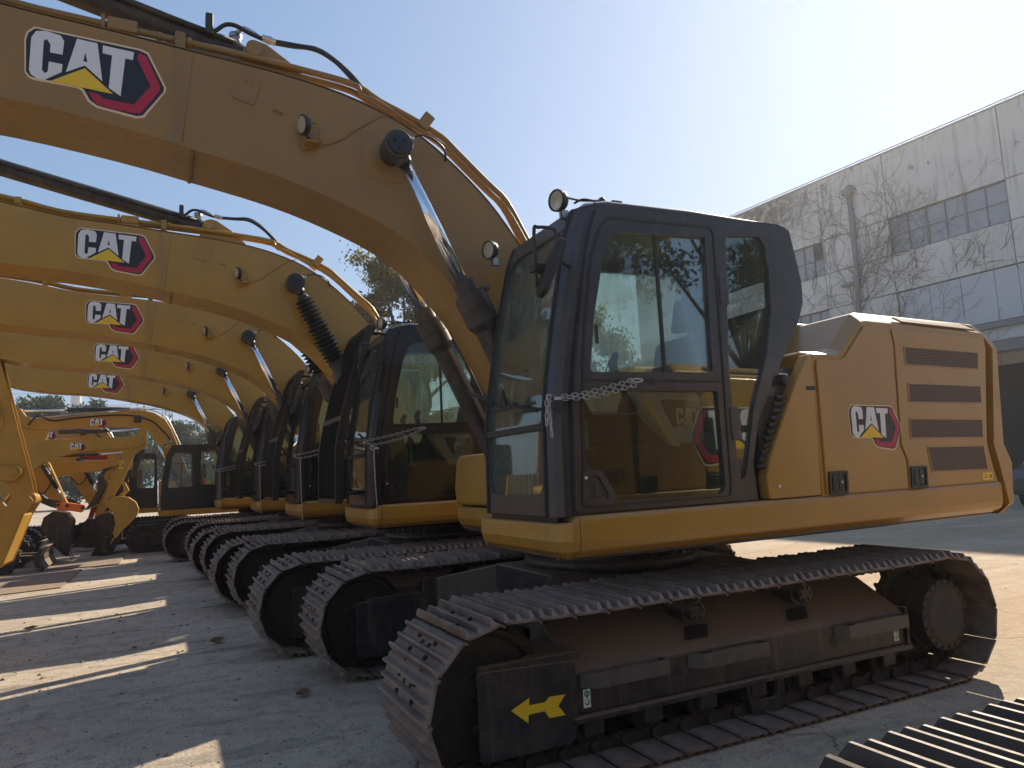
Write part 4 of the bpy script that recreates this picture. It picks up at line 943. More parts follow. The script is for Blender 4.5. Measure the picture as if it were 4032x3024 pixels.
# ------------------------------------------------------------------ ground
def ground_mat():
    m, nt, b = new_mat('worn_concrete_ground')
    n1 = noise(nt, .35, 6, .6); n2 = noise(nt, 3.5, 8, .7); n3 = noise(nt, 60, 5, .7)
    base = mix(nt, ramp(nt, n1, [(.35, 0), (.65, 1)]), (.38, .315, .24), (.60, .505, .385))
    base = mix(nt, math_(nt, 'MULTIPLY', ramp(nt, n2, [(.45, 0), (.75, 1)]), .6), base, (.60, .53, .43))
    base = mix(nt, math_(nt, 'MULTIPLY', ramp(nt, noise(nt, 6, 8, .8), [(.50, 0), (.62, 1)]), .62), base, (.20, .17, .145))
    base = mix(nt, math_(nt, 'MULTIPLY', ramp(nt, n3, [(.47, 0), (.62, 1)]), .5), base, (.12, .105, .095))
    # long scuff streaks of rubbed off paint and mud, lying along X
    sc = ramp(nt, noise(nt, 1.0, 7, .66, stretch=(.25, 4.2, 1)), [(.54, 0), (.64, 1)])
    msk = ramp(nt, noise(nt, .28, 3, .5), [(.45, 0), (.6, 1)])
    base = mix(nt, math_(nt, 'MULTIPLY', math_(nt, 'MULTIPLY', sc, msk), .62), base, (.36, .40, .31))
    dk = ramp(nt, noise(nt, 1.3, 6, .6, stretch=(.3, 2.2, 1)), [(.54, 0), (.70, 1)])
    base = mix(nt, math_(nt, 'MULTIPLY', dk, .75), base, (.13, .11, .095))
    # cracks
    tc = nt.nodes.new('ShaderNodeTexCoord'); mp = nt.nodes.new('ShaderNodeMapping'); mp.inputs['Location'].default_value = (.4, .9, 0); lk(nt, tc.outputs['Object'], mp.inputs[0])
    wn = nt.nodes.new('ShaderNodeTexNoise'); wn.inputs['Scale'].default_value = 2.2; wn.inputs['Detail'].default_value = 6; lk(nt, mp.outputs[0], wn.inputs['Vector'])
    vm = nt.nodes.new('ShaderNodeVectorMath'); vm.operation = 'MULTIPLY_ADD'; vm.inputs[1].default_value = (.55, .55, 0); lk(nt, wn.outputs['Color'], vm.inputs[0]); lk(nt, mp.outputs[0], vm.inputs[2])
    vo = nt.nodes.new('ShaderNodeTexVoronoi'); vo.feature = 'DISTANCE_TO_EDGE'; vo.inputs['Scale'].default_value = .42; lk(nt, vm.outputs[0], vo.inputs['Vector'])
    cr = ramp(nt, vo.outputs['Distance'], [(.0, 1), (.0055, 0)])
    cm = math_(nt, 'MULTIPLY', cr, ramp(nt, noise(nt, .5, 4), [(.42, 0), (.58, 1)]))
    base = mix(nt, math_(nt, 'MULTIPLY', cm, .8), base, (.06, .05, .045))
    # ochre mud towards the right of the yard
    sx = nt.nodes.new('ShaderNodeSeparateXYZ'); lk(nt, tc.outputs['Object'], sx.inputs[0])
    far = math_(nt, 'MULTIPLY', math_(nt, 'SUBTRACT', sx.outputs[0], 3.6), .35)
    far = math_(nt, 'MINIMUM', math_(nt, 'MAXIMUM', far, 0), 1)
    mud = math_(nt, 'MULTIPLY', far, ramp(nt, noise(nt, .9, 7, .7, stretch=(.5, 1.4, 1)), [(.30, 0), (.55, 1)]))
    base = mix(nt, math_(nt, 'MULTIPLY', mud, .75), base, (.36, .255, .15))
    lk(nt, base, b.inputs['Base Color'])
    b.inputs['Roughness'].default_value = .9; b.inputs['Specular IOR Level'].default_value = .25
    bp = nt.nodes.new('ShaderNodeBump'); bp.inputs['Strength'].default_value = .8; bp.inputs['Distance'].default_value = .02
    hgt = math_(nt, 'ADD', math_(nt, 'MULTIPLY', n3, .45), math_(nt, 'MULTIPLY', n2, .9)); hgt = math_(nt, 'SUBTRACT', hgt, math_(nt, 'MULTIPLY', cm, .6))
    lk(nt, hgt, bp.inputs['Height']); lk(nt, bp.outputs[0], b.inputs['Normal'])
    return m
M['ground'] = ground_mat()
b = B(); b.faces([(-1500, -1500, 0), (1500, -1500, 0), (1500, 1500, 0), (-1500, 1500, 0)], [(0, 1, 2, 3)], 'ground')
g = ob('ground', b.mesh('ground')); g['kind'] = 'structure'
# steel sheets lying on the concrete
M['sheet'] = paint('rusty_steel_sheet', (.16, .115, .085), .55, dust=(.30, .23, .17), dusty=.6, top=.45, streak=.1, coat=0, metallic=.2)
def sheet(label, P, zt=.018):
    c = (sum(p[0] for p in P) / 4, sum(p[1] for p in P) / 4); b = B(*c); b.prism(P, .002, zt, 'sheet', 'xy', bev=.003)
    thing('steel_sheet', label, 'steel sheet', (c[0], c[1], 0), 0, 'steel sheets lying on the yard', b.mesh('steel_sheet'))
sheet('brown steel sheet lying on concrete at the left edge of the yard', [(-1.37, 12.3), (-1.43, 9.28), (-2.6, 8.9), (-3.6, 12.6)])
sheet('dusty steel sheet on the ground below the black buckets', [(-2.10, 14.64), (-.74, 15.0), (-.76, 12.5), (-2.05, 12.75)], .022)
# leaves and grit
M['leaf_dead'] = plain('dead_leaf', (.16, .09, .04), .7, 0, .3)
def dead_leaf(label, x, y, s, a, r):
    b = B(); n = 7; rr = random.Random(r)
    P = [(s * (i / n - .5), 0, .01 + .35 * s * abs(i / n - .45)) for i in range(n + 1)]
    L = [(p[0], s * .28 * math.sin(PI * i / n) + .002, p[2] + s * .22 * math.sin(PI * i / n)) for i, p in enumerate(P)]; Rr = [(p[0], -s * .3 * math.sin(PI * i / n) - .002, p[2] + s * .05) for i, p in enumerate(P)]
    b.faces(L + P + Rr, [(i, i + 1, n + 2 + i, n + 1 + i) for i in range(n)] + [(n + 1 + i, n + 2 + i, 2 * n + 3 + i, 2 * n + 2 + i) for i in range(n)], 'leaf_dead')
    thing('fallen_leaf', label, 'leaf', (x, y, 0), a, 'dry leaves on the concrete', b.mesh('fallen_leaf'))
dead_leaf('curled brown leaf on concrete just left of the idler of the second track', .50, 3.04, .17, .7, 1)
dead_leaf('curled dry leaf on bare concrete nearest the lower right of the open ground', .91, .75, .13, .5, 2)
dead_leaf('dark dry leaf on a sunlit strip at the left edge of the ground', -1.29, 5.19, .15, .3, 3)
dead_leaf('small dark leaf between the sunlit strips on the concrete', -.21, 3.3, .07, 1.3, 4)
M['grit'] = plain('grit', (.20, .17, .14), .95, 0, .4, 30)
b = B(); Rg = random.Random(31)
for i in range(2600):
    x, y = Rg.uniform(-3, 9), Rg.uniform(-3, 13)
    if Rg.random() < .5: x = Rg.uniform(-2, 2.5); y = Rg.uniform(-1.5, 6)
    s = Rg.uniform(.003, .009) if Rg.random() < .93 else Rg.uniform(.010, .022); a = Rg.uniform(0, 3)
    p = [(x + s * 1.3 * math.cos(a + k * 2.1 + Rg.uniform(-.3, .3)), y + s * math.sin(a + k * 2.1), .001) for k in range(3)]
    b.faces(p + [(x + Rg.uniform(-.3, .3) * s, y, s * .9)], [(0, 1, 3), (1, 2, 3), (2, 0, 3)], 'grit')
g = ob('grit', b.mesh('grit')); g['kind'] = 'stuff'; g['label'] = 'fine stone grit scattered over the concrete'
# ------------------------------------------------------------------ factory building on the right
BE = math.radians(-4.87); WO = Vector((30, 12, 0)); WT = Vector((math.sin(BE), math.cos(BE), 0)); WN = Vector((WT.y, -WT.x, 0))  # WN points into the building
def wall_mat(name, c1, c2):
    m, nt, b = new_mat(name)
    base = mix(nt, ramp(nt, noise(nt, .5, 5), [(.35, 0), (.65, 1)]), c1, c2)
    base = mix(nt, math_(nt, 'MULTIPLY', ramp(nt, noise(nt, 1, 6, .65, stretch=(3.5, 3.5, .35)), [(.52, 0), (.75, 1)]), .55), base, (.13, .125, .12))
    pe = ramp(nt, noise(nt, 1.2, 8, .72, stretch=(1.3, 1.3, .8)), [(.60, 0), (.63, 1)])
    tc = nt.nodes.new('ShaderNodeTexCoord'); sx = nt.nodes.new('ShaderNodeSeparateXYZ'); lk(nt, tc.outputs['Object'], sx.inputs[0])
    hi = math_(nt, 'MINIMUM', math_(nt, 'MAXIMUM', math_(nt, 'MULTIPLY', math_(nt, 'SUBTRACT', sx.outputs[2], 12.3), .8), 0), 1)
    base = mix(nt, math_(nt, 'MULTIPLY', math_(nt, 'MULTIPLY', pe, hi), .7), base, (.10, .095, .10))
    # soot and moss along the parapet beyond the vine
    yy = math_(nt, 'MINIMUM', math_(nt, 'MAXIMUM', math_(nt, 'MULTIPLY', math_(nt, 'SUBTRACT', sx.outputs[1], 8.2), .5), 0), 1)
    so_ = math_(nt, 'MULTIPLY', math_(nt, 'MULTIPLY', yy, hi), ramp(nt, noise(nt, 2.2, 7, .7), [(.36, 0), (.52, 1)]))
    base = mix(nt, math_(nt, 'MULTIPLY', so_, .85), base, (.055, .052, .055))
    base = mix(nt, math_(nt, 'MULTIPLY', ramp(nt, noise(nt, 25, 5, .7), [(.5, 0), (.7, 1)]), .2), base, (.2, .19, .18))
    lk(nt, base, b.inputs['Base Color']); b.inputs['Roughness'].default_value = .9; return m
M['wall'] = wall_mat('stained_concrete_wall', (.60, .585, .54), (.68, .66, .61))
M['bluepanel'] = plain('pale_blue_sheet', (.50, .51, .53), .5, 0, .06, 2)
M['winglass'] = plain('dusty_window_glass', (.31, .335, .38), .3, 0, .2, 4)
M['mullion'] = plain('window_mullion', (.20, .19, .19), .6)
M['dark'] = plain('dark_gap', (.03, .03, .03), .8)  # near-black fills joints and stands in for shade inside the openings
M['conc'] = plain('concrete_trim', (.36, .34, .30), .9, 0, .15, 3)
bld = thing('factory_building', 'grey concrete factory with panel joints, grid windows and bare vines, behind the nearest excavator', 'building', WO, -BE)
# local frame of the building: x into the building, y along WT, z up
def wbox(b, t0, t1, z0, z1, d0, d1, m, bev=0): b.box(d0, d1, t0, t1, z0, z1, m, bev)
b = B(); G = .02
TS = [-11, -7.2, -3.8, -.35, 4.56, 8.0, 11.5, 15.0, 18.5, 22.0]
rows = [(.0, 8.58), (8.58, 10.32), (10.32, 12.0), (12.0, 15.05)]
WIN = {(-.35, 2): 1, (8.0, 2): 2, (15.0, 2): 2, (-7.2, 2): 2}
for i in range(len(TS) - 1):
    for r, (z0, z1) in enumerate(rows):
        if (TS[i], r) in WIN: continue
        if r == 0 and TS[i] in (-.35, -3.8, -7.2): z0, z1 = 4.7, 6.45
        if r == 0 and TS[i] == 8.0: z1 = 7.9
        wbox(b, TS[i] + G, TS[i + 1] - G, z0 + G, z1 - G, 0, .2, 'wall')
wbox(b, TS[0], TS[-1], 0, 15.0, .21, 18, 'dark')
bw = ob('wall', b.mesh('factory_wall'), bld)
b = B(); wbox(b, TS[0] - .1, TS[-1] + .1, 15.03, 15.09, -.05, .35, 'conc'); wbox(b, TS[0], TS[-1], 14.9, 15.03, .21, 17.9, 'conc'); ob('parapet', b.mesh('parapet'), bld)
b = B(); b.tube([(.0, TS[0], 15.19), (.0, TS[-1], 15.19)], .022, 'mullion', 6)
for k in range(24): b.tube([(.0, TS[0] + .3 + k * 1.42, 15.08), (0, TS[0] + .3 + k * 1.42, 15.19)], .014, 'mullion', 5)
ob('roof_rail', b.mesh('roof_rail'), bld)
def grid_window(t0, t1, z0, z1, nx, nz, open_=None):
    b = B(); wbox(b, t0, t1, z0, z1, .14, .16, 'winglass'); w_ = ob('window', b.mesh('window'), bld)
    b = B()
    for i in range(nx + 1):
        t = t0 + (t1 - t0) * i / nx; k = .05 if i % 2 == 0 else .02; wbox(b, max(t0, t - k), min(t1, t + k), z0, z1, .09, .139, 'mullion')
    for j in range(nz + 1):
        z = z0 + (z1 - z0) * j / nz; wbox(b, t0, t1, max(z0, z - .025), min(z1, z + .025), .10, .138, 'mullion')
    ob('mullion_grid', b.mesh('mullion_grid'), w_)
    if open_: b = B(); wbox(b, *open_, .12, .137, 'dark'); ob('open_sash', b.mesh('open_sash'), w_)
grid_window(-.33, 4.54, 10.34, 11.98, 6, 2)
grid_window(8.02, 11.48, 10.34, 11.98, 6, 2, (8.06, 8.58, 11.2, 11.94)); grid_window(15.02, 18.48, 10.34, 11.98, 6, 2); grid_window(-7.18, -3.82, 10.34, 11.98, 6, 2)
grid_window(8.02, 11.48, 7.92, 8.56, 6, 1)
b = B()
for t in (-3.8, -2.7, -1.5, -.35, .52, 1.83, 3.13): wbox(b, t + .012, {-3.8: -2.7, -2.7: -1.5, -1.5: -.35, -.35: .52, .52: 1.83, 1.83: 3.13, 3.13: 4.50}[t] - .012, 6.5, 8.54, .05, .12, 'bluepanel')
ob('blue_cladding', b.mesh('blue_cladding'), bld)
b = B(); b.tube([(-.14, 6.33, .3), (-.14, 6.38, 8.0), (-.14, 6.24, 10.3), (-.14, 6.22, 13.9)], .115, 'mullion', 10); wbox(b, 6.05, 6.5, 13.75, 14.0, -.35, 0, 'mullion', .02); wbox(b, 6.40, 7.1, 9.42, 9.55, -.24, -.03, 'mullion', .01)
b.lathe((-.14, 6.22, 13.5), (-.14, 6.22, 14.2), [(0, .12), (.3, .26), (.5, .20), (.68, .12)], 'mullion', 10)
ob('drain_pipe', b.mesh('drain_pipe'), bld)
# canopy along the foot of the wall
M['awn'] = plain('translucent_awning_sheet', (.50, .53, .48), .5, 0, .1, 1.5)
b = B(); wbox(b, -12, 1.9, 5.15, 5.20, -4.2, 0, 'awn'); ob('awning_sheet', b.mesh('awning_sheet'), bld)
b = B(); wbox(b, -12, 1.95, 4.75, 5.12, -4.3, -4.05, 'mullion'); wbox(b, -12, 1.95, 6.2, 6.42, -.3, 0, 'mullion')
for t in (-11.5, -7.5, -3.5, 1.8): wbox(b, t - .1, t + .1, 0, 4.74, -4.28, -4.08, 'mullion'); b.tube([(-4.2, t, 5.2), (-.1, t, 6.2)], .05, 'mullion')
ob('awning_frame', b.mesh('awning_frame'), bld)
# bare climbing vine on the wall
M['vine'] = plain('bare_vine_wood', (.15, .13, .12), .9, 0, .2)
def vine():
    b = B(); R = random.Random(11)
    def run(t, z, a, r, L, depth):
        n = int(L / .16); pts = [(-.03, t, z)]; rad = [r]
        for i in range(n):
            a += R.gauss(0, .22); a += (1.35 - abs(a - PI / 2)) * 0
            t += .16 * math.cos(a); z += .16 * math.sin(a)
            if z > 14.95 or z < 3.2: break
            pts.append((-.025 - R.random() * .02, t, z)); rad.append(max(.007, r * (1 - .75 * i / n)))
            if depth < 3 and R.random() < (.26 if depth < 2 else .14):
                run(t, z, a + R.choice((-1, 1)) * R.uniform(.35, 1.0), r * .62, L * R.uniform(.35, .6), depth + 1)
        if len(pts) > 1: b.tube(pts, rad, 'vine', 3, cap=False)
    for k in range(26):
        z0 = R.uniform(4.0, 13.4); side = R.choice((-1, 1)); base = PI / 2 - side * R.uniform(.25, 1.25)
        run(6.25 + R.uniform(-.15, .15), z0, base, .015, R.uniform(2.4, 5.2), 0)
    for k in range(9): run(R.uniform(-.2, 2.0), R.uniform(8.7, 9.6), R.uniform(.3, 2.8), .014, 1.2, 1)
    for k in range(16): run(R.uniform(8.2, 15), R.uniform(8.5, 14), R.uniform(.8, 2.4), .015, 2.6, 1)
    return b.mesh('climbing_vine')
thing('climbing_vine', 'leafless vine spreading over the factory wall around the drain pipe', 'vine', WO, -BE, me=vine())
# parked car at the right edge
M['carpaint'] = plain('dark_grey_car_paint', (.10, .11, .125), .2, .5, .05); M['carglass'] = plain('car_glass', (.10, .13, .17), .05, .3, .05)
def car(label, x, y, rz):
    R_ = thing('parked_car', label, 'car', (x, y, 0), rz)
    prof = [(-2.3, .45), (-2.32, .75), (-2.2, .92), (-1.3, 1.05), (-.55, 1.52), (.3, 1.62), (1.3, 1.55), (2.0, 1.12), (2.25, 1.0), (2.3, .5), (2.2, .32), (-2.2, .32)]
    b = B(); rings = []
    for y_, k in ((-.92, .0), (-.80, 1), (.80, 1), (.92, 0)):
        rings.append([(px * (1 if k else .985), y_ if z < 1.06 else y_ * .84, z if k else min(z, 1.0) + max(0, z - 1.0) * .9) for px, z in prof])
    b.loft(rings, 'carpaint', bev=.03); ob('car_body', b.mesh('car_body'), R_)
    b = B()
    for s in (-1, 1): b.prism([(-1.1, 1.06), (-.5, 1.44), (.3, 1.54), (1.15, 1.47), (1.6, 1.1)], s * .80, s * .80 + s * .012, 'carglass')
    ob('side_windows', b.mesh('side_windows'), R_)
    b = B(); b.loft([[(-1.34, v, 1.04), (-.60, v * .86, 1.50), (-.62, v * .86, 1.52), (-1.37, v, 1.06)] for v in (-.72, .72)], 'carglass'); ob('car_windscreen', b.mesh('car_windscreen'), R_)
    for wx in (-1.45, 1.4):
        for s in (-1, 1):
            b = B(); b.lathe((wx, s * .74, .33), (wx, s * .94, .33), [(0, .3), (.02, .33), (.18, .33), (.2, .28), (.2, .2)], 'rubber', 24); w_ = ob('wheel', b.mesh('wheel'), R_)
            b = B(); b.lathe((wx, s * .92, .33), (wx, s * .945, .33), [(0, .21), (.02, .2), (.025, .05)], 'zinc', 16); ob('rim', b.mesh('rim'), w_)
car('dark grey car parked under the factory awning at the right edge', 21.0, 5.9, math.radians(15))
# ------------------------------------------------------------------ trees
def leafmat(name, c1, c2, scale=.7):
    m, nt, b = new_mat(name); nt.nodes.remove(b); out = nt.nodes['Material Output']
    c = mix(nt, ramp(nt, noise(nt, scale, 3, .6), [(.35, 0), (.65, 1)]), c1, c2)
    c = mix(nt, ramp(nt, noise(nt, 9, 2, .5), [(.3, 0), (.7, 1)]), c, mix(nt, .5, c, (.02, .03, .01)))
    df = nt.nodes.new('ShaderNodeBsdfDiffuse'); tl = nt.nodes.new('ShaderNodeBsdfTranslucent'); lk(nt, c, df.inputs[0]); lk(nt, c, tl.inputs[0])
    mx = nt.nodes.new('ShaderNodeMixShader'); mx.inputs[0].default_value = .4; lk(nt, df.outputs[0], mx.inputs[1]); lk(nt, tl.outputs[0], mx.inputs[2])
    lk(nt, mx.outputs[0], out.inputs[0]); return m
M['leafA'] = leafmat('olive_leaves', (.11, .13, .05), (.28, .22, .06)); M['leafB'] = leafmat('dark_green_leaves', (.065, .085, .045), (.13, .145, .075), .12)  # dark green leaves paled and greyed in colour to imitate distant haze
M['bark'] = plain('bark', (.07, .055, .045), .95, 0, .3, 6)
def tree(label, x, y, h, blobs, leaf, n, lm='leafA', group='trees beyond the excavators', seed=1, trunk_r=.22, gap=.35):
    """blobs = [(dx, dy, z, radius, flatten)]; leaves sit on the twigs of each blob's own sub-clumps"""
    R = random.Random(seed); t = thing('tree', label, 'tree', (x, y, 0), 0, group)
    b = B(); fork = min(bb[2] for bb in blobs) * .72
    b.tube(spline([(0, 0, 0), (.1, .05, fork * .5), (-.05, 0, fork)], 4), [trunk_r * (1 - .4 * i / 8) for i in range(9)], 'bark', 8)
    cl = []
    for dx, dy, z, r, fl in blobs:
        c = Vector((dx, dy, z)); st = Vector((0, 0, fork * R.uniform(.7, 1.0)))
        mid = st.lerp(c, .5) + Vector((R.uniform(-.4, .4), R.uniform(-.4, .4), R.uniform(-.1, .5)))
        b.tube(spline([tuple(st), tuple(mid), tuple(c)], 4), [trunk_r * .5 * (1 - .8 * i / 8) for i in range(9)], 'bark', 6)
        for k in range(9):
            d = Vector((R.gauss(0, 1), R.gauss(0, 1), R.gauss(.2, 1) * fl)).normalized(); q = c + Vector((d.x * r, d.y * r, d.z * r * fl)) * R.uniform(.55, 1.0)
            m2 = c.lerp(q, .5) + Vector((R.gauss(0, .1), R.gauss(0, .1), R.gauss(0, .1))) * r
            b.tube([tuple(c), tuple(m2), tuple(q)], [trunk_r * .14, trunk_r * .08, trunk_r * .03], 'bark', 4, cap=False); cl.append((q, r * R.uniform(.26, .46), fl))
            cl.append((m2, r * R.uniform(.22, .38), fl))
    ob('trunk', b.mesh('trunk'), t)
    V = []; Fq = []
    for i in range(n):
        q, r, fl = cl[R.randrange(len(cl))]
        p = q + Vector((R.gauss(0, .5), R.gauss(0, .5), R.gauss(0, .42))) * r
        u = Vector((R.gauss(0, 1), R.gauss(0, 1), R.gauss(0, .7))).normalized(); w = u.orthogonal().normalized(); w = Matrix.Rotation(R.random() * 6.28, 3, u) @ w
        s = leaf * R.uniform(.6, 1.3); k = len(V)
        V += [p - w * s * .5, p + u * s * .28, p + w * s * .5 + u * s * .05, p - u * s * .26]; Fq.append((k, k + 1, k + 2, k + 3))
    me = bpy.data.meshes.new('crown'); me.from_pydata([tuple(v) for v in V], [], Fq); me.materials.append(M[lm]); ob('crown', me, t)
    return t
tree('tall airy tree with yellowing top, above the cab of the second excavator', 9.1, 24, 11, [(-1.0, 0, 9.9, 1.2, .8), (.1, .3, 9.2, 1.35, .8), (-1.5, -.2, 8.3, 1.0, .7), (1.3, 0, 8.9, 1.2, .8), (.2, 0, 7.6, 1.2, .7), (1.9, .4, 7.6, 1.2, .8), (-.4, 0, 6.4, 1.1, .7), (1.2, -.5, 6.2, 1.1, .7), (2.9, .3, 6.4, 1.1, .8), (2.6, 0, 8.3, .9, .8)], .17, 40000, seed=5, trunk_r=.26)
tree('thin tree seen through the cab windows of the second excavator', 12.3, 22.5, 8, [(-.8, 0, 6.2, 1.1, .8), (.6, 0, 6.8, 1.1, .8), (0, .3, 5.2, 1.1, .8), (1.2, 0, 5.5, .9, .8)], .14, 5000, seed=8, trunk_r=.18)
tree('leafy tree seen through the door window of the nearest excavator', 15.5, 19.5, 9, [(-1.0, 0, 5.2, 1.2, .8), (.8, 0, 6.0, 1.3, .8), (0, .3, 7.2, 1.2, .8), (1.2, 0, 4.6, 1.0, .8), (-.8, 0, 7.0, .9, .8)], .15, 7000, seed=9, trunk_r=.2)
R_ = random.Random(4)
far = [(-13.5, 78, 11.6), (-11.4, 82, 13.0), (-8.8, 80, 12.2), (-6.4, 84, 12.0), (-4.2, 79, 10.4), (2.0, 84, 9.6), (4.6, 80, 8.4), (-16.5, 80, 11.5), (7.6, 84, 7.8)]
names = ['leftmost rounded tree above the small excavators', 'tallest dark tree of the row on the left horizon', 'broad dark tree right of the tallest one on the left horizon', 'dark tree beside the white chimney on the horizon', 'low dark tree at the right end of the left tree row', 'round tree below the left pylon', 'low bushy tree right of the left pylon', 'tree at the far left horizon partly behind the hanging stick', 'low tree beside the black cab under the right pylon']
for i, ((x, y, h), nm) in enumerate(zip(far, names)):
    bl = [(R_.uniform(-1.8, 1.8), R_.uniform(-1, 1), h * R_.uniform(.66, .84), R_.uniform(1.5, 2.0), .7) for _ in range(7)] + [(R_.uniform(-2.2, 2.2), 0, h * k_, 2.0, .8) for k_ in (.5, .5, .35, .3, .2)]
    tree(nm, x, y, h, bl, .42, 9000, 'leafB', 'trees along the left horizon', seed=20 + i, trunk_r=.25)
# trees behind the photographer, mirrored in the cab glass
for i, (x, y) in enumerate(((15.5, -14), (10, -16), (21, -11))):
    bl = [(R_.uniform(-2.2, 2.2), R_.uniform(-1.5, 1.5), R_.uniform(5.0, 9.6), R_.uniform(1.2, 1.8), .8) for _ in range(9)]
    tree(('dark tree mirrored in the upper door glass, behind the photographer', 'second dark tree behind the photographer, mirrored in the windshield', 'third dark tree behind the photographer, beyond the reflected hood')[i], x, y, 10, bl, .2, 6000, 'leafB', 'trees behind the photographer', seed=40 + i)
# ------------------------------------------------------------------ pylons, wires, chimney
M['pyl'] = plain('galvanised_lattice', (.10, .10, .11), .6, .3); M['chim'] = plain('pale_chimney', (.62, .64, .66), .8, 0, .05)
def pylon(label, x, y, h, rz):
    R_ = thing('power_pylon', label, 'pylon', (x, y, 0), rz, 'lattice power pylons on the horizon'); b = B()
    wd = lambda z: 2.6 * (1 - z / h * .8) + .25
    zs = [h * i / 11 for i in range(12)]
    for sx in (-1, 1):
        for sy in (-1, 1): b.tube([(sx * wd(z) / 2, sy * wd(z) / 2, z) for z in zs], .07, 'pyl', 4)
    for a, c in zip(zs, zs[1:]):
        for sy in (-1, 1):
            b.tube([(-wd(a) / 2, sy * wd(a) / 2, a), (wd(c) / 2, sy * wd(c) / 2, c)], .04, 'pyl', 3); b.tube([(wd(a) / 2, sy * wd(a) / 2, a), (-wd(c) / 2, sy * wd(c) / 2, c)], .04, 'pyl', 3)
            b.tube([(-wd(a) / 2, sy * wd(a) / 2, a), (wd(a) / 2, sy * wd(a) / 2, a)], .04, 'pyl', 3)
    ob('lattice_mast', b.mesh('lattice_mast'), R_)
    for z in (h * .62, h * .78, h * .94):
        b = B(); L = 3.4 if z < h * .9 else 2.4
        for sy in (-.3, .3): b.tube([(-L, sy, z), (0, sy, z + .5), (L, sy, z)], .05, 'pyl', 3); b.tube([(-L, sy, z), (L, sy, z - .3), ], .05, 'pyl', 3)
        ob('cross_arm', b.mesh('cross_arm'), R_)
pylon('lattice power pylon just left of the boom rods, with its top at boom level', 1.1, 150, 21.5, .4)
pylon('lattice power pylon right of the round trees, beside the rod of the last boom', 8.0, 158, 19.0, .4)
b = B()
for z, y0 in ((13.3, 150), (16.8, 150), (20.2, 150)):
    for s in (-3.3, 3.3):
        pts = []
        for k in range(25):
            t = k / 24; x = -110 + 230 * t; seg = ((x - 1.1) % 60) / 60; pts.append((x, y0 + s + t * 8, z + 1.5 - 5 * seg * (1 - seg)))
        b.tube(pts, .035, 'pyl', 3)
thing('power_lines', 'thin power lines strung past the two pylons', 'power lines', (0, 0, 0), me=b.mesh('power_lines'))
b = B(); b.lathe((0, 0, 0), (0, 0, 36), [(0, 1.5), (32.9, 1.0), (33.0, 1.15), (33.8, 1.15)], 'chim', 24)
thing('chimney', 'pale round chimney far beyond the trees on the left', 'chimney', (-18.6, 200, 0), me=b.mesh('chimney'))
# ------------------------------------------------------------------ the row of large excavators
GR = 'yellow crawler excavators parked in a row'
ROW = [
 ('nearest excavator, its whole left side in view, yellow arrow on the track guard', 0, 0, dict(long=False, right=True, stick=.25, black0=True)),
 ('second excavator, with black rubber bellows over its boom rods and a slatted cab guard', -.077, 3.484, dict(bars=9, bellows=True, stick=.25)),
 ('third excavator, chrome boom rods and a dark barred cab guard, behind the one with bellows', -.234, 6.590, dict(bars=16, stick=.12)),
 ('fourth excavator, its barred cab guard showing between the third cab and the fifth cab', -.366, 9.839, dict(bars=16, stick=.30)),
 ('fifth excavator of the row, without cab guard, beside the small black-cabbed excavator', -.749, 13.511, dict(stick=.05, lamps=False)),
 ('excavator beside the photographer, only its track shoes show at the lower right corner', .20, -4.99, dict(right=True, stick=.25, dark=True)),
]
for lab, dx, dy, kw in ROW: excavator(lab, dx, dy, group=GR, **kw)
# ------------------------------------------------------------------ chains and padlocks on the cabs
def chain_path(b, P, pitch=.030, r=.0030, L=.040, W=.022):
    pts = spline(P, 10); D = [0]
    for p, q in zip(pts, pts[1:]): D.append(D[-1] + (q - p).length)
    n = int(D[-1] / pitch)
    for k in range(n):
        s = (k + .5) * D[-1] / n
        i = next(i for i in range(len(D) - 1) if D[i + 1] >= s); t = (s - D[i]) / (D[i + 1] - D[i]); c = Vector(pts[i]).lerp(Vector(pts[i + 1]), t)
        d = (Vector(pts[i + 1]) - Vector(pts[i])).normalized(); up = Vector((0, 1, 0)) if k % 2 else Vector((0, .25, 1)); v = (up - d * up.dot(d)).normalized()
        ring = []
        for a in range(10):
            th = 2 * PI * a / 10; ring.append(tuple(c + d * (math.cos(th) * W * .5 + (L - W) * .5 * (1 if math.cos(th) > 0 else -1)) + v * math.sin(th) * W * .5))
        ring.append(ring[0]); b.tube(ring, r, 'chain', 5, cap=False)
def chain_mesh(kind):
    b = EB()
    if kind == 0:
        b_ = [[(1.83, -1.395, 1.855), (2.0, -1.41, 1.872), (2.2, -1.41, 1.915), (2.34, -1.405, 1.952)], [(1.83, -1.395, 1.85), (2.02, -1.415, 1.853), (2.2, -1.415, 1.885), (2.355, -1.41, 1.925)],
              [(1.815, -1.38, 1.845), (1.805, -1.385, 1.78), (1.80, -1.385, 1.71)], [(1.82, -1.385, 1.845), (1.82, -1.39, 1.75), (1.825, -1.39, 1.65)]]
    else:
        b_ = [[(1.80, -1.385, 1.84), (2.0, -1.41, 1.875), (2.2, -1.41, 1.92), (2.34, -1.405, 1.955)], [(1.88, -1.40, 1.80), (2.05, -1.415, 1.83), (2.2, -1.415, 1.87), (2.36, -1.41, 1.93)],
              [(1.80, -1.385, 1.835), (1.84, -1.39, 1.815), (1.88, -1.40, 1.80)], [(1.885, -1.41, 1.79), (1.89, -1.415, 1.5), (1.90, -1.42, 1.22 if kind == 1 else 1.0)]]
    for P in b_: chain_path(b, P)
    b.tube(spline([(2.33, -1.40, 1.95), (2.37, -1.41, 1.957), (2.41, -1.405, 1.95), (2.37, -1.405, 1.938), (2.33, -1.40, 1.95)], 4), .006, 'zinc', 6)
    return b.mesh('security_chain')
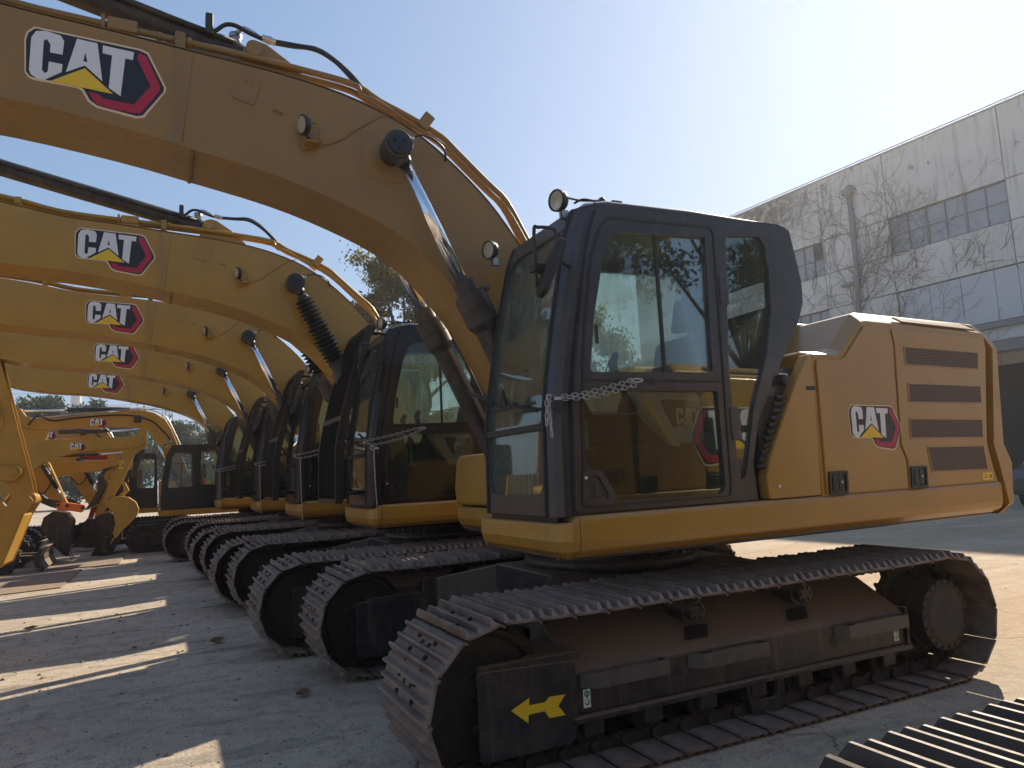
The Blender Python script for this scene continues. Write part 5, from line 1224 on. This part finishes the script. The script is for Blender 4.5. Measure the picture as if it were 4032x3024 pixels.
def padlock_mesh():
    b = EB(); b.box(1.825, 1.875, -1.425, -1.395, 1.79, 1.865, 'plastic', .008)
    b.tube(spline([(1.832, -1.41, 1.86), (1.80, -1.41, 1.868), (1.80, -1.41, 1.84), (1.832, -1.41, 1.83)], 4), .005, 'zinc', 6)
    for k in range(4): b.box(1.832 + k * .010, 1.838 + k * .010, -1.427, -1.425, 1.84, 1.856, 'white')
    return b.mesh('padlock')
ORD = ['nearest', 'second', 'third', 'fourth', 'fifth']
for i, (lab, dx, dy, kw) in enumerate(ROW[:5]):
    thing('security_chain', f'galvanised chain strung across the {ORD[i]} cab from windshield edge to door', 'chain', (OX + dx, dy, 0), 0, 'security chains on the cabs', cached(('ch', min(i, 2)), lambda: chain_mesh(min(i, 2))))
    if i < 2: thing('padlock', ('black combination padlock holding the chain on the nearest cab', 'small dark padlock hanging in the chain on the second cab')[i], 'padlock', (OX + dx + (0 if i == 0 else .06), dy, 0 if i == 0 else -.08), 0, 'padlocks on the cab chains', cached('pad', padlock_mesh))
# white sticker on the carbody of the nearest machine
# ------------------------------------------------------------------ smaller excavators at the left
def part(parent, name, polys, y, wd, mat='yellow2', bev=.012):
    o = parent.location; b = B(o.x, o.y); b.prism(polys, y - wd / 2, y + wd / 2, mat, bev=bev, seg=1); return ob(name, b.mesh(name), parent)
def rod(parent, name, p, q, y, r, mat, n=12):
    o = parent.location; b = B(o.x, o.y); b.cyl((p[0], y, p[1]), (q[0], y, q[1]), r, mat, n); return ob(name, b.mesh(name), parent)
def pins(parent, L, y0, y1):
    o = parent.location; b = B(o.x, o.y)
    for x, z, r in L: b.lathe((x, y0, z), (x, y1, z), [(0, r * .5), (.01, r * .5), (.012, r), (y1 - y0 - .012, r), (y1 - y0 - .01, r * .5)], 'yellow2', 14)
    return ob('pin_bosses', b.mesh('pin_bosses'), parent)
def small_track(parent, x0, x1, y, w, h, mat='rubber'):
    o = parent.location; b = B(o.x, o.y); r = h / 2; P = []
    for i in range(13): a = PI / 2 + PI * i / 12; P.append((x0 + r + r * math.cos(a), r + r * math.sin(a)))
    for i in range(13): a = -PI / 2 + PI * i / 12; P.append((x1 - r + r * math.cos(a), r + r * math.sin(a)))
    inner = [((px - (x0 + x1) / 2) * (1 - .09 * 2 / (x1 - x0)) + (x0 + x1) / 2, (pz - r) * .72 + r) for px, pz in P]
    b.prism([P, inner], y - w / 2, y + w / 2, mat)
    n = len(P); L = 0; segs = []
    for i in range(n):
        p, q = Vector(P[i]), Vector(P[(i + 1) % n]); segs.append((p, q)); L += (q - p).length
    step = .105; s = 0; pos = 0
    for p, q in segs:
        l = (q - p).length; d = (q - p) / max(l, 1e-6); nn = Vector((d.y, -d.x)) * -1
        if nn.dot(p - Vector(((x0 + x1) / 2, r))) < 0: nn = -nn
        while pos < l:
            c = p + d * pos; b.loft([[(c.x + d.x * a + nn.x * e, yy, c.y + d.y * a + nn.y * e) for a, e in ((-.02, 0), (.02, 0), (.012, .028), (-.012, .028))] for yy in (y - w / 2, y + w / 2)], mat); pos += step
        pos -= l
    t = ob('crawler_track', b.mesh('crawler_track'), parent)
    b = B(o.x, o.y); b.prism(fillet([(x0 + .15, .14), (x1 - .15, .14), (x1 - .2, h - .16), (x0 + .2, h - .14)], .06, 3), y - w * .36, y + w * .40, 'blackframe', bev=.01)
    for k in range(4): b.lathe((x0 + .35 + k * (x1 - x0 - .7) / 3, y - w * .45, .13), (x0 + .35 + k * (x1 - x0 - .7) / 3, y + w * .45, .13), [(0, .07), (w * .9, .07)], 'link', 12)
    b.lathe((x0 + r, y - w * .42, r), (x0 + r, y + w * .42, r), [(0, r * .3), (.02, r * .68), (w * .84 - .02, r * .68), (w * .84, r * .3)], 'link', 20); b.lathe((x1 - r, y - w * .42, r), (x1 - r, y + w * .42, r), [(0, r * .3), (.02, r * .68), (w * .84 - .02, r * .68), (w * .84, r * .3)], 'link', 20)
    ob('track_frame', b.mesh('track_frame'), t)
def bucket_part(parent, poly, y, wd, mat, teeth=None):
    o = parent.location; b = B(o.x, o.y)
    for s in (-1, 1): b.prism(fillet(poly, .03, 2), y + s * wd / 2 - .015, y + s * wd / 2 + .015, mat, bev=.004, seg=1)
    n = len(poly); cx = sum(p[0] for p in poly) / n; cz = sum(p[1] for p in poly) / n
    P = poly[:-1] if teeth is None else poly
    b.loft([[(px, y - wd / 2, pz), (px, y + wd / 2, pz), (px + (cx - px) * .06, y + wd / 2, pz + (cz - pz) * .06), (px + (cx - px) * .06, y - wd / 2, pz + (cz - pz) * .06)] for px, pz in P], mat)
    if teeth:
        (tx, tz), (ux, uz) = teeth
        for i in range(4):
            yy = y - wd / 2 + .06 + i * (wd - .12) / 3
            b.loft([[(px, yy - w_, pz - w_ * .6), (px, yy + w_, pz - w_ * .6), (px, yy + w_, pz + w_ * .6), (px, yy - w_, pz + w_ * .6)] for px, pz, w_ in ((tx, tz, .035), (ux, uz, .012))], mat)
    return ob('bucket', b.mesh('bucket'), parent)
GS = 'smaller excavators crowded at the left'
def right_facing(label, y, dx=0, dz=0, yel='yellow2', logo=True, thumb=False, tan_bucket=True):
    """compact machine standing off to the left and facing right, stick hanging at its right end"""
    R_ = thing('compact_excavator', label, 'excavator', (-4.6 + dx, y, 0), 0, GS)
    T = lambda L: [(a + dx, c + dz) for a, c in L]
    bm = part(R_, 'boom', fillet(T([(-.36, 2.60), (-.30, 2.52), (-.42, 2.42), (-.77, 2.40), (-1.5, 2.36), (-1.93, 2.28), (-2.2, 2.15), (-2.55, 1.85), (-3.2, 1.0), (-3.45, 1.05), (-3.1, 1.75), (-2.72, 2.38), (-2.5, 2.56), (-2.2, 2.63), (-1.5, 2.65), (-.81, 2.66), (-.5, 2.68)]), .03, 2), y, .24, yel)
    if logo: ob('logo_decal', logo_mesh(-1, -1.73 + dx, 2.36 + dz, .31, y - .12, .0, ox=R_.location.x), bm).location.y = -R_.location.y
    st = part(R_, 'stick', [fillet(T([(-.35, 2.88), (-.30, 2.80), (-.28, 2.60), (-.30, 2.44), (-.40, 2.36), (-.50, 2.30), (-.58, 2.11), (-.76, 1.64), (-.88, 1.44), (-.96, 1.32), (-1.06, 1.24), (-1.10, 1.30), (-.96, 1.74), (-.80, 2.12), (-.73, 2.44), (-.62, 2.56), (-.48, 2.66), (-.40, 2.86)]), .02, 2), fillet(T([(-.42, 2.62), (-.36, 2.66), (-.355, 2.56), (-.39, 2.52), (-.43, 2.56)]), .01, 2)], y, .20, yel)
    o = R_.location
    w_ = warn_decal(-.81 + dx, 1.98 + dz, .09, .17, y - .10); w_.transform(Matrix.Translation((OX - o.x, -o.y, 0))); ob('warning_decal', w_, st)
    pins(R_, [(-.35 + dx, 2.83 + dz, .045), (-.62 + dx, 2.50 + dz, .055), (-.33 + dx, 2.44 + dz, .035), (-.98 + dx, 1.40 + dz, .045), (-1.05 + dx, 1.28 + dz, .045), (-.86 + dx, 1.36 + dz, .04), (-.72 + dx, 1.66 + dz, .04)], y - .14, y + .14)
    cy = rod(R_, 'stick_cylinder', (-1.95 + dx, 2.80 + dz), (-1.05 + dx, 2.80 + dz), y, .045, 'cyl')
    b = B(o.x, o.y); b.cyl((-1.05 + dx, y, 2.80 + dz), (-.37 + dx, y, 2.83 + dz), .022, 'chrome', 12); me = b.mesh('piston_rod'); ob('piston_rod', me, cy)
    part(R_, 'bucket_cylinder', fillet(T([(-.30, 2.40), (-.42, 2.36), (-.60, 1.80), (-.52, 1.76)]), .02, 2), y, .09, 'cyl')
    part(R_, 'bucket_link', fillet(T([(-.74, 1.70), (-.68, 1.66), (-.60, 1.50), (-.80, 1.30), (-.87, 1.34), (-.72, 1.50)]), .02, 2), y, .16, yel)
    if tan_bucket: bucket_part(R_, T([(-1.08, 1.29), (-.95, 1.34), (-.80, 1.39), (-.62, 1.36), (-.48, 1.25), (-.42, 1.10), (-.45, .95), (-.60, .78), (-.74, .66), (-.84, .52), (-.90, .62), (-.85, .82), (-.90, 1.05)]), y, .62, yel, ((-.85 + dx, .58 + dz), (-.95 + dx, .40 + dz)))
    else: bucket_part(R_, T([(-1.08, 1.29), (-.95, 1.34), (-.80, 1.39), (-.62, 1.30), (-.48, 1.10), (-.50, .75), (-.70, .42), (-1.0, .30), (-1.15, .35), (-1.05, .60), (-1.0, .9)]), y, .62, 'blackframe', ((-1.1 + dx, .35 + dz), (-1.25 + dx, .30 + dz)))
    if thumb:
        part(R_, 'thumb', T([(-.60, 2.50), (-.80, 2.44), (-.92, 2.30), (-.88, 2.18), (-.83, 2.14), (-.88, 2.08), (-.84, 2.02), (-.90, 1.96), (-.88, 1.88), (-.95, 1.80), (-1.02, 1.60), (-1.30, 1.46), (-1.16, 1.68), (-1.02, 1.95), (-1.04, 2.26), (-.90, 2.46)]), y - .16, .10, 'blackframe')
    # body, cab, blade and tracks (mostly left of the frame)
    part(R_, 'upper_body', fillet([(-6.0 + dx, .75), (-3.4 + dx, .75), (-3.4 + dx, 1.05), (-4.3 + dx, 1.15), (-4.35 + dx, 1.7), (-6.0 + dx, 1.75)], .08, 3), y, 1.7, yel, .04)
    cb = part(R_, 'cab', fillet([(-4.9 + dx, 1.1), (-3.7 + dx, 1.1), (-3.65 + dx, 1.7), (-3.85 + dx, 2.5), (-4.85 + dx, 2.55)], .1, 3), y + .42, .85, 'black', .03)
    for s in (-1, 1): small_track(R_, -5.6 + dx, -2.47 + dx, y + s * .78, .40, .64)
    part(R_, 'blade', fillet([(-2.13 + dx, .46), (-2.21 + dx, .30), (-2.19 + dx, .12), (-2.05 + dx, .03), (-2.02 + dx, .07), (-2.10 + dx, .20), (-2.12 + dx, .32), (-2.05 + dx, .46)], .01, 2), y, 1.9, 'blackframe')
    for s in (-1, 1): part(R_, 'blade_arm', fillet([(-3.0 + dx, .34), (-2.15 + dx, .30), (-2.15 + dx, .20), (-3.0 + dx, .22)], .01, 2), y + s * .38, .12, 'blackframe')
    return R_
right_facing('small yellow excavator facing right, its tan bucket hanging beside the black-cabbed machine', 13.35)
right_facing('second small yellow excavator facing right, with a black toothed thumb on its stick', 15.9, dx=-.34, dz=-.38, logo=False, thumb=True, tan_bucket=False)
right_facing('third small yellow excavator facing right, furthest back of the right-facing ones', 18.2, dx=-.55, dz=.12, logo=False, tan_bucket=False)
# sticks with black buckets: one carries an orange coupler
def stick_only(label, y, pts, cyl_, buck, teeth, coup):
    R_ = thing('compact_excavator', label, 'excavator', (-5.0, y, 0), 0, GS); o = R_.location
    st = part(R_, 'stick', fillet(pts, .02, 2), y, .18, 'yellow2')
    part(R_, 'boom', fillet([(-2.3, 2.30), (-2.25, 2.42), (-2.9, 2.55), (-4.0, 2.2), (-4.9, 1.2), (-4.6, 1.0), (-3.8, 1.85), (-2.9, 2.25)], .03, 2), y, .22, 'yellow2')
    c = rod(R_, 'bucket_cylinder', cyl_[0], cyl_[1], y - .13, .05, 'cyl'); b = B(o.x, o.y); b.cyl((cyl_[1][0], y - .13, cyl_[1][1]), (cyl_[2][0], y - .13, cyl_[2][1]), .022, 'chrome'); ob('piston_rod', b.mesh('piston_rod'), c)
    b = B(o.x, o.y); p = cyl_[0]; b.tube(spline([(p[0], y - .18, p[1] - .05), (p[0] + .18, y - .2, p[1] - .15), (p[0] + .22, y - .2, p[1] - .45), (p[0] + .05, y - .2, p[1] - .7), (p[0] - .15, y - .2, p[1] - .5)], 4), .016, 'hose', 6); ob('hose', b.mesh('hose'), R_)
    if coup: k = part(R_, 'quick_coupler', fillet(coup, .03, 3), y, .26, 'orange'); b = B(o.x, o.y); [b.lathe((x, y - .145, z), (x, y + .145, z), [(0, .035), (.29, .035)], 'plastic', 12) for x, z in ((coup[0][0] + .06, coup[0][1] - .06), (coup[2][0] - .06, coup[2][1] - .05), (coup[1][0] - .02, coup[1][1] - .07))]; ob('coupler_pins', b.mesh('coupler_pins'), k)
    part(R_, 'thumb_arm', fillet([(-2.62, 1.62), (-2.55, 1.66), (-2.3, 1.42), (-2.05, 1.36), (-1.86, 1.22), (-1.95, 1.14), (-2.2, 1.22), (-2.42, 1.34)], .03, 2), y - .05, .14, 'blackframe')
    bucket_part(R_, buck, y, .62, 'blackframe', teeth)
    part(R_, 'upper_body', fillet([(-6.4, .75), (-4.2, .75), (-4.2, 1.1), (-4.9, 1.2), (-4.95, 1.7), (-6.4, 1.75)], .08, 3), y, 1.7, 'yellow2', .04); part(R_, 'cab', fillet([(-5.6, 1.1), (-4.5, 1.1), (-4.45, 1.7), (-4.6, 2.5), (-5.55, 2.55)], .1, 3), y + .42, .85, 'black', .03)
    for s in (-1, 1): small_track(R_, -6.4, -3.4, y + s * .78, .40, .64)
stick_only('small excavator whose leaning stick carries an orange coupler and a black bucket', 14.75, [(-2.75, 2.05), (-2.45, 2.35), (-2.25, 2.20), (-1.93, 1.40), (-1.86, 1.24), (-1.98, 1.20), (-2.12, 1.30), (-2.5, 1.62)], ((-2.42, 2.22), (-2.10, 1.66), (-1.98, 1.40)),
    [(-2.12, 1.14), (-1.86, 1.08), (-1.75, .89), (-1.81, .43), (-1.84, .12), (-1.92, .15), (-2.16, .44), (-2.37, .78), (-2.31, 1.01)], ((-1.86, .25), (-1.76, .02)), [(-2.12, 1.32), (-1.87, 1.30), (-1.53, 1.22), (-1.60, 1.06), (-1.85, 1.12), (-2.08, 1.15)])
stick_only('small excavator further back with a dark rounded bucket beside the orange coupler', 17.6, [(-2.35, 2.3), (-2.15, 2.62), (-1.95, 2.5), (-1.50, 1.30), (-1.46, 1.12), (-1.62, 1.10), (-1.80, 1.36)], ((-1.95, 2.42), (-1.60, 1.72), (-1.5, 1.45)),
    [(-1.70, .85), (-1.42, .78), (-1.26, .50), (-1.38, .20), (-1.70, .12), (-2.0, .15), (-1.9, .35), (-1.80, .6)], ((-1.95, .15), (-2.1, .14)), None)
# black-cabbed machine with the long arched boom, facing left
def black_cab_machine(label, y):
    R_ = thing('compact_excavator', label, 'excavator', (.9, y, 0), 0, GS); o = R_.location
    bm = part(R_, 'boom', fillet([(-3.05, 3.32), (-2.75, 3.36), (-2.2, 3.38), (-1.46, 3.47), (-.67, 3.55), (-.40, 3.54), (-.15, 3.47), (.10, 3.30), (.25, 3.05), (.50, 2.35), (.75, 1.6), (.95, 1.2), (.70, 1.1), (.35, 1.7), (.05, 2.31), (-.10, 2.72), (-.22, 2.92), (-.38, 3.06), (-.60, 3.12), (-1.35, 3.12), (-2.18, 3.10), (-2.75, 3.08), (-3.05, 3.15)], .04, 2), y, .26, 'yellow2')
    ob('logo_decal', logo_mesh(-1, -1.60, 3.08, .40, y - .13, .02, ox=o.x), bm).location.y = -o.y
    b = B(o.x, o.y); b.tube(spline([(-2.9, y - .15, 3.20), (-2.7, y - .16, 3.42), (-2.4, y - .15, 3.30), (-1.9, y - .15, 3.36), (-.9, y - .15, 3.42), (-.3, y - .15, 3.30), (.05, y - .15, 3.0), (.3, y - .15, 2.65)], 5), .02, 'hose', 6); b.tube(spline([(-3.0, y - .05, 3.35), (-1.5, y - .05, 3.50), (-.7, y - .05, 3.58), (-.3, y - .05, 3.56), (.1, y - .05, 3.38), (.35, y - .05, 2.9), (.55, y - .05, 2.4)], 5), .016, 'zinc', 6); ob('boom_hoses', b.mesh('boom_hoses'), bm)
    b = B(o.x, o.y); b.box(-.62, -.46, y - .20, y - .13, 3.22, 3.40, 'plastic', .02); ob('boom_lamp', b.mesh('boom_lamp'), bm)
    cy = rod(R_, 'stick_cylinder', (-2.10, 3.565), (-.72, 3.60), y, .06, 'cyl'); b = B(o.x, o.y); b.cyl((-2.10, y, 3.565), (-3.05, y, 3.56), .025, 'chrome', 12); ob('piston_rod', b.mesh('piston_rod'), cy)
    for s in (-1, 1): c = rod(R_, 'boom_cylinder', (.62, 1.25), (.22, 2.05), y + s * .2, .055, 'cyl'); b = B(o.x, o.y); b.cyl((.22, y + s * .2, 2.05), (-.05, y + s * .2, 2.62), .028, 'chrome', 12); ob('piston_rod', b.mesh('piston_rod'), c)
    part(R_, 'stick', fillet([(-3.21, 3.53), (-3.08, 3.64), (-2.96, 3.42), (-2.66, 3.30), (-2.49, 3.02), (-2.60, 2.60), (-2.75, 1.3), (-2.95, 1.3), (-3.10, 2.6), (-3.15, 3.1)], .04, 2), y, .22, 'yellow2')
    # platform and cab (left side y = 15.45)
    part(R_, 'platform_skirt', fillet([(-.02, .83), (2.9, .83), (2.9, .98), (-.02, .98), (-.06, .92)], .02, 2), y, 1.95, 'yellow2', .02)
    b = B(o.x, o.y); yl = y - .98
    ol = fillet([(.0, .985), (.02, 1.6), (.12, 2.30), (.22, 2.52), (.34, 2.57), (1.38, 2.58), (1.45, 2.5), (1.48, .985)], .05, 3)
    w1 = fillet([(.17, 1.52), (.19, 1.75), (.26, 2.28), (.34, 2.38), (.72, 2.38), (.72, 1.52)], .04, 3); w2 = fillet([(.92, 1.56), (.92, 2.42), (1.38, 2.42), (1.38, 1.56)], .04, 3)
    b.prism([ol, w1, w2], yl - .01, yl + .03, 'black', bev=.006); b.prism([ol, w1, w2], yl + .86, yl + .90, 'black')
    b.box(.24, 1.42, yl + .03, yl + .86, 2.54, 2.58, 'black'); b.box(1.40, 1.46, yl + .03, yl + .86, 1.0, 1.55, 'black'); b.box(.0, .06, yl + .03, yl + .86, 1.0, 1.35, 'black'); b.box(0, 1.46, yl + .03, yl + .86, .985, 1.0, 'black')
    b.box(.78, .86, yl - .022, yl - .01, 1.02, 2.5, 'black', .008); b.box(.18, .74, yl - .016, yl - .01, 1.44, 1.47, 'black', .004); b.box(.46, .475, yl, yl + .02, 1.52, 2.1, 'black'); b.box(.19, .73, yl, yl + .02, 2.10, 2.115, 'black')
    cb = ob('cab', b.mesh('cab'), R_)
    b = B(o.x, o.y); b.prism(w1, yl + .008, yl + .012, 'glass'); b.prism(w2, yl + .008, yl + .012, 'glass'); ob('side_windows', b.mesh('side_windows'), cb)
    b = B(o.x, o.y); b.box(.65, 1.0, yl + .2, yl + .65, 1.3, 1.5, 'seat', .04); b.box(.95, 1.08, yl + .2, yl + .65, 1.4, 2.1, 'seat', .04); ob('operator_seat', b.mesh('operator_seat'), cb)
    b = B(o.x, o.y); b.box(.62, .80, yl + .15, yl + .35, 1.50, 1.58, 'red', .03); b.box(.98, 1.04, yl + .1, yl + .2, 1.5, 1.72, 'red', .02); ob('red_rag', b.mesh('red_rag'), cb)
    for zz in (1, 2): ob('work_lamp', cached(('slp', zz), lambda: lamp_mesh((OX + .1 - .9 + (0 if zz == 1 else .12), -.7, 2.62 if zz == 1 else 2.66), (-.9, -.4, 0), .045)), cb)
    part(R_, 'engine_hood', fillet([(1.5, .99), (2.9, .99), (2.95, 1.7), (1.5, 1.75)], .06, 3), y, 1.9, 'yellow2', .03)
    for s in (-1, 1): small_track(R_, -.73, 2.5, y + s * .92, .45, .66)
    part(R_, 'blade', fillet([(-1.18, .44), (-1.27, .25), (-1.24, .08), (-1.12, .02), (-1.08, .05), (-1.16, .2), (-1.10, .44)], .01, 2), y, 2.2, 'blackframe'); part(R_, 'blade_arm', fillet([(-1.15, .30), (-1.15, .18), (.2, .22), (.2, .40)], .02, 2), y, .5, 'blackframe')
    return R_
black_cab_machine('midsize black-cabbed excavator with a high arched boom, at the end of the row', 16.4)
m2 = black_cab_machine('another black-cabbed excavator, mostly hidden left of the arched boom machine', 20.6)
m2.location.x -= 1.55; m2.location.z = 0
def red_machine():
    y = 19.0; R_ = thing('compact_excavator', 'red excavator boom with white lettering, glimpsed behind the yellow small excavators', 'excavator', (-4.0, y, 0), 0, GS)
    bm = part(R_, 'boom', fillet([(-4.6, 1.2), (-3.6, 2.2), (-2.9, 2.62), (-2.4, 2.68), (-1.97, 2.63), (-1.25, 2.56), (-1.12, 2.48), (-1.2, 2.38), (-1.84, 2.42), (-2.6, 2.38), (-3.4, 1.9), (-4.3, .95)], .04, 2), y, .24, 'red')
    b = B(-4.0, y); b.prism([(-3.0, 2.50), (-2.0, 2.56), (-1.94, 2.46), (-2.9, 2.40)], y - .125, y - .121, 'dblack'); ob('name_band', b.mesh('name_band'), bm)
    me = text_mesh(-1, 'SANY', .15, -2.62 + OX + 0, 2.44, -.127, 'white'); me.transform(Matrix.Translation((4.0 - OX - (OX - OX), 0, 0)) @ Matrix.Translation((0, 0, 0))); o = ob('name_lettering', me, bm); o.location = (0, 0, 0)
    part(R_, 'stick', fillet([(-1.12, 2.6), (-1.05, 2.45), (-1.5, 1.4), (-1.75, .6), (-1.85, .65), (-1.6, 1.6), (-1.25, 2.5)], .03, 2), y, .18, 'red'); part(R_, 'upper_body', fillet([(-6.0, .75), (-3.6, .75), (-3.6, 1.1), (-4.4, 1.2), (-4.45, 1.9), (-6.0, 1.9)], .08, 3), y, 1.8, 'red', .04)
    part(R_, 'cab', fillet([(-5.2, 1.1), (-4.0, 1.1), (-3.95, 1.7), (-4.15, 2.6), (-5.15, 2.65)], .1, 3), y + .42, .9, 'black', .03); bucket_part(R_, [(-1.75, .8), (-1.5, .7), (-1.35, .4), (-1.5, .12), (-1.9, .08), (-1.85, .4)], y, .6, 'red')
    for s in (-1, 1): small_track(R_, -5.8, -2.8, y + s * .8, .42, .64)
red_machine()
